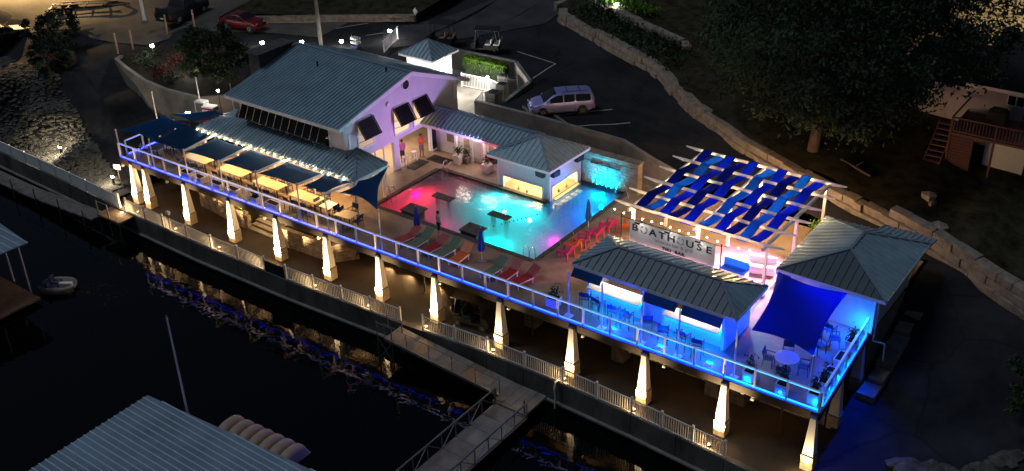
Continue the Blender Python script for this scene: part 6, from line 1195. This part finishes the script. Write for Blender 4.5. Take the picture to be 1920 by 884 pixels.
for i, (x, y) in enumerate(((-79.3,50.3),(-79.0,51.6),(-77.6,54.3),(-75.2,55.4))):
    o = thing('rope_post', f'pale wooden rope post at the garden bed, {ORD[i]} from the ramp bend', 'post', (x,y,hlot(x,y)), 0, 'posts round the garden bed'); b = MB(); b.tube((0,0,-.2),(0,0,1.7),.09,.08,8); b.build('shaft', M['tan_canvas'], o, local=True); b = MB(); b.lathe([(.1,0),(.02,.08)],(0,0,1.7),8); b.build('cap', M['tan_canvas'], o, local=True)
for i, (x, y, z, h, p, tx) in enumerate(((-74.6,50.5,1.05,1.7,60,'bright garden lamp over the reddish shrubs'),(-71.3,52.0,1.05,1.8,20,'garden lamp half hidden by the dark tree'),(-66.8,55.4,2.3,.7,60,'garden lamp behind the chimney'),(-64.2,57.3,2.35,.65,60,'path lamp behind the ridge beside the light pole'),(-61.5,59.1,2.35,.65,60,'path lamp behind the ridge near the folded sign'),(-61.7,43.6,0.05,2.2,40,'bright lamp on the shrub bed behind the dark sails'),(-70.1,50.2,1.05,.8,10,'low lamp under the yellow leaves of the garden'),(-46.7,77.1,2.95,.75,120,'bright lamp on the clipped bushes at the road bend'),(-59.4,62.6,2.45,.8,18,'small lamp by the white stair rail'))):
    globe_lamp(x,y,z,h,tx,p,(1,.95,.82),.16,'round path lamps')
lp = thing('light_pole', 'tall pale utility pole behind the restaurant ridge', 'pole', (-63.6,58.8,2.35)); b = MB(); b.tube((-63.6,58.8,2.35),(-63.6,58.8,11),.16,.12,10); b.build('shaft', M['concrete'], lp); b = MB(); b.bar((-64.4,58.8,10.4),(-62.8,58.8,10.4),.12); b.build('cross_arm', M['wood'], lp)
wp = thing('light_pole', 'pale pole standing in the lot beside the dark truck', 'pole', (-80.4,54.2,2.6)); b = MB(); b.tube((-80.4,54.2,2.6),(-80.4,54.2,9),.16,.12,10); b.build('shaft', M['white'], wp); b = MB(); b.lathe([(.3,0),(.3,.3)],(-80.4,54.2,2.55),10); b.build('footing', M['concrete'], wp)
for i, (x, y, z, h, tx) in enumerate(((-66.0,43.9,-1.6,4.4,'slender white pole nearest the ramp below the garden wall'),(-64.2,46.6,.2,3.2,'slender white pole at the lit garden corner'),(-60.6,46.8,.6,3.0,'slender white pole close to the chimney'))):
    o = thing('slender_pole', tx, 'pole', (x,y,z)); b = MB(); b.tube((0,0,0),(0,0,h),.05,.03,8); b.build('shaft', M['white'], o, local=True); b = MB(); b.sphere((0,0,h),.06,6); b.build('finial', M['white'], o, local=True)
gc = thing('vending_cooler', 'red and white cooler lit beside the garden corner', 'cooler', (-62.6,46.2,.4), .3); b = MB(); b.obox((0,0,.6),1.1,.7,1.2); b.build('cabinet', M['red'], gc, local=True, bevel=.04); b = MB(); b.obox((-.2,-.36,.75),.5,.02,.6); b.build('front_panel', M['white'], gc, local=True); b = MB(); b.obox((0,0,1.24),1.0,.66,.08); b.build('lid', M['white'], gc, local=True)
wb_ = thing('white_box', 'white utility box against the garden wall', 'utility box', (-64.3,46.8,.1), .2); b = MB(); b.obox((0,0,.7),.9,.6,1.4); b.build('cabinet', M['white'], wb_, local=True, bevel=.03); b = MB(); b.obox((0,-.31,.7),.7,.02,1.2); b.build('door', M['concrete'], wb_, local=True)
globe_lamp(-62.9,47.4,.6,1.8,'bright lamp above the red cooler',40,(1,.85,.6),.1)
wg = thing('stair_rail_gate', 'white stair rail beside the hut path', 'railing', (-58.3,61.3,2.4)); railfence(wg, [(-58.1,60.4,2.2),(-58.4,61.6,2.5),(-58.9,63,2.5)], 1.0, M['white'], 7)
cs = thing('stacked_rack', 'narrow dark rack with pale bands beside the path lamps', 'rack', (-60.4,59.6,2.4)); 
for z in (.2,.55,.9): b = MB(); b.obox((0,0,z),.7,.5,.18); b.build('bin', M['white'] if z > .3 else M['chair_blue'], cs, local=True, bevel=.03)
for s in (-.36,.36): b = MB(); b.bar((s,0,0),(s,0,1.15),.04); b.build('upright', M['dark_metal'], cs, local=True)
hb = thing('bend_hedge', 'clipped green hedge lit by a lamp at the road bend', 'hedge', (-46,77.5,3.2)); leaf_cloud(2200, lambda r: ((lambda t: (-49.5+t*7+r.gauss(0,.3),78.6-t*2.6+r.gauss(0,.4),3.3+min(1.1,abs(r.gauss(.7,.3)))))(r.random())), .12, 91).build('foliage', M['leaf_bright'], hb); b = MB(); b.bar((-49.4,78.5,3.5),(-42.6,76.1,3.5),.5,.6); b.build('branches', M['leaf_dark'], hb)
def slopeleaf(r): t = r.random(); u = r.random(); x = -49+t*13; y = poly_at(SL,x)+.8+u*3.2; return x+r.gauss(0,.3), y+r.gauss(0,.3), hlawn(x,y)+abs(r.gauss(.15,.2))
o = leaf_cloud(5200, slopeleaf, .13, 95).build('slope_undergrowth', M['leaf_dark']); tag(o, 'dark ground cover plants on the slope above the road bend', 'plants', kind='stuff')
o = rocks(46, lambda r: ((lambda t: (-9.2+t*4.6+r.gauss(0,.25), 42.1+4.2*t*t+r.gauss(0,.25), -3.1))(r.random())), .25,.6,44).build('shore_rocks', M['rock']); tag(o, 'pale rocks lining the dark corner of the shore road', 'rocks', kind='stuff')
cb = thing('lot_kerb', 'low stone kerb wall along the far edge of the lot', 'wall', (-66,62,2.6)); block_wall(cb, [(-73,58.6,2.55,2),(-67.1,62.5,2.6,2),(-60.4,66.6,2.7,2)], 2, .3, .4, .5, 1.1, M['stone'], .05, 'stone_block')
b = MB(); b.grid([[(x,poly_at([(-75,58.5),(-67.1,63),(-60,67.2),(-50,74)],x)+t,3.15+t*.12) for t in np.linspace(0,30,12)] for x in np.linspace(-75,-60.5,14)]); struct(b.build('verge', M['lawn'], smooth=True))
ws = thing('diamond_sign', 'small white diamond sign at the end of the kerb wall', 'sign', (-60.2,66.8,2.7)); b = MB(); b.bar((-60.2,66.8,2.7),(-60.2,66.8,3.6),.05); b.build('post', M['steel'], ws); b = MB(); b.slab([(-60.5,66.75,3.6),(-60.2,66.75,3.25),(-59.9,66.75,3.6),(-60.2,66.75,3.95)],(0,.02,0)); b.build('board', M['white'], ws)
# ================================================================ HOUSE ON THE LAWN
hs = thing('lawn_house', 'pale house with dark roof and red balcony at the right edge', 'house', (-12,69,2))
b = MB(); b.box(-15.2,-4,69,69.25,1.4,6.0); b.build('wall', M['house_wall'], hs); b = MB(); b.box(-20,-15.0,71,71.25,1.4,4.95); b.build('wing_wall', M['house_wall'], hs); b = MB(); b.box(-15.45,-15.2,69,71.2,1.4,6.0); b.build('side_wall', M['house_wall'], hs)
r1 = MB(); r1.slab([(-15.6,68.4,6.05),(-3.5,68.4,6.05),(-3.5,76,7.4),(-15.6,76,7.4)],(0,0,-.12)); ro = r1.build('roof', M['shingle'], hs); r1 = MB(); r1.slab([(-20.6,70.5,4.95),(-15.0,70.5,4.95),(-15.0,76,6.1),(-20.6,76,6.1)],(0,0,-.12)); r1.build('wing_roof', M['shingle'], ro)
b = MB(); b.bar((-15.6,68.35,5.98),(-3.5,68.35,5.98),.06,.2); b.bar((-20.6,70.45,4.88),(-15.1,70.45,4.88),.06,.16); b.build('gutter', M['trim'], ro)
for x in (-12.6,-9): f = MB(); f.box(x-.55,x+.55,68.93,68.995,4.9,5.65); fo = f.build('window', M['trim'], hs); 
for x in (-12.6,-9):
    for s in (-.26,.26): f = MB(); f.box(x+s-.21,x+s+.21,68.91,68.929,4.98,5.57); f.build('pane', M['glass_dark'], hs)
bl = MB().box(-15.3,-4,65.1,68.95,3.86,4.0).build('balcony_floor', M['red_wood'], hs)
for i in range(5): x = -15.25+i*2.6; b = MB(); b.bar((x,65.15,1.4),(x,65.15,5.0),.12); b.build('balcony_post', M['red_wood'], hs)
for z in (4.98,4.12): b = MB(); b.bar((-15.25,65.12,z),(-4,65.12,z),.08,.09); b.build('balcony_rail', M['red_wood'], hs); b = MB(); b.bar((-15.27,65.2,z),(-15.27,68.9,z),.08,.09); b.build('balcony_rail', M['red_wood'], hs)
for i in range(58): x = -15.1+i*.19; b = MB(); b.bar((x,65.12,4.15),(x,65.12,4.95),.04); b.build('baluster', M['red_wood'], hs)
for i in range(7): b = MB(); x = -15.2+i*.225; b.bar((x,65.2,1.4),(x,65.2,3.86),.05,.03); b.build('lattice_slat', M['red_wood'], hs)
for i in range(12): b = MB(); z = 1.5+i*.2; b.bar((-15.2,65.17,z),(-13.85,65.17,z),.03,.05); b.build('lattice_slat', M['red_wood'], hs)
b = MB(); b.box(-15.2,-13.9,65.25,65.3,1.4,3.84); b.build('lattice_backing', M['red_wood'], hs)
b = MB(); b.box(-13.4,-11.0,66.6,66.8,1.3,3.8); b.build('lower_wall', M['white'], hs)
stp = thing('side_stairs', 'narrow wooden stairs beside the red balcony', 'stairs', (-15.9,66,3))
for i in range(9): b = MB(); b.box(-16.35,-15.45,64.2+i*.3,64.5+i*.3,1.75+i*.25,1.82+i*.25); b.build('step', M['red_wood'], stp)
for s in (-16.4,-15.42): b = MB(); b.bar((s,64.1,1.6),(s,66.95,3.95),.05,.2); b.build('stringer', M['red_wood'], stp)
bf = thing('balcony_grill', 'covered dark grill on the red balcony', 'grill', (-13.2,67.6,4.0)); b = MB(); b.obox((0,0,.5),1.2,.6,1.0); b.build('cover', M['black'], bf, local=True, bevel=.1); b = MB(); b.obox((0,0,1.05),.9,.5,.25); b.build('lid', M['black'], bf, local=True, bevel=.1)
for i, x in enumerate((-11.5,-10.2)):
    o = thing('balcony_chair', ('dark chair by the balcony grill','dark chair farther along the balcony')[i], 'chair', (x,67.3,4.0)); b = MB(); b.box(-.3,.3,-.3,.3,.35,.42); b.build('seat', M['black'], o, local=True); b = MB(); b.slab([(-.3,.28,.42),(.3,.28,.42),(.3,.42,1.0),(-.3,.42,1.0)],(0,.04,0)); b.build('backrest', M['black'], o, local=True)
    for sx in (-.27,.27):
        for sy in (-.27,.27): b = MB(); b.bar((sx,sy,0),(sx,sy,.35),.04); b.build('leg', M['black'], o, local=True)
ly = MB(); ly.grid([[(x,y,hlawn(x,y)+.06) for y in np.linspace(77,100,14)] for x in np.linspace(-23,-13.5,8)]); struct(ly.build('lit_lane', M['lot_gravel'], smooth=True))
# street lamps standing just outside the picture whose light the photograph shows
def street_lamp(x, y, z, h, power, col, label):
    o = thing('street_lamp', label, 'street lamp', (x,y,z)); b = MB(); b.tube((0,0,0),(0,0,h),.1,.06,8); b.build('pole', M['steel'], o, local=True); b = MB(); b.bar((0,0,h),(.9,0,h+.15),.06); b.build('arm', M['steel'], o, local=True); b = MB(); b.obox((1.1,0,h+.12),.6,.25,.12); b.build('head', M['dark_metal'], o, local=True); b = MB(); b.obox((1.1,0,h+.05),.45,.18,.02); b.build('lens', M['lens_warm'], o, local=True)
    light('street_light', 'SPOT', (x+1.1,y,z+h-.05), power, col, .2, to=(x+1.1,y,z), cone=150, blend=.5)
street_lamp(-103,57,hlot(-103,57),8,24000,(1,.64,.25),'street lamp lighting the gravel yard'); street_lamp(-18,90,hlawn(-18,90),7,2600,(1,.72,.3),'street lamp lighting the lane beyond the house')
# violet floodlight washing the gable, on the pool bar roof edge
fl = thing('gable_floodlight', 'small floodlight under the pool bar eave aimed at the gable', 'floodlight', (-39.3,49.7,2.2)); b = MB(); b.obox((-39.3,49.7,2.05),.25,.3,.2); b.build('housing', M['black'], fl); b = MB(); b.bar((-39.25,49.7,2.1),(-39.25,49.7,2.36),.05); b.build('bracket', M['dark_metal'], fl); b = MB(); b.obox((-39.435,49.7,2.05),.015,.26,.16); b.build('lens', emis('violet_lens', (.5,.2,1), 4), fl)
light('gable_wash', 'SPOT', (-39.5,49.7,2.02), 560, (.6,.4,1), .1, to=(-46.1,49.6,4.4), cone=90, blend=.7)
letters_to_mesh()
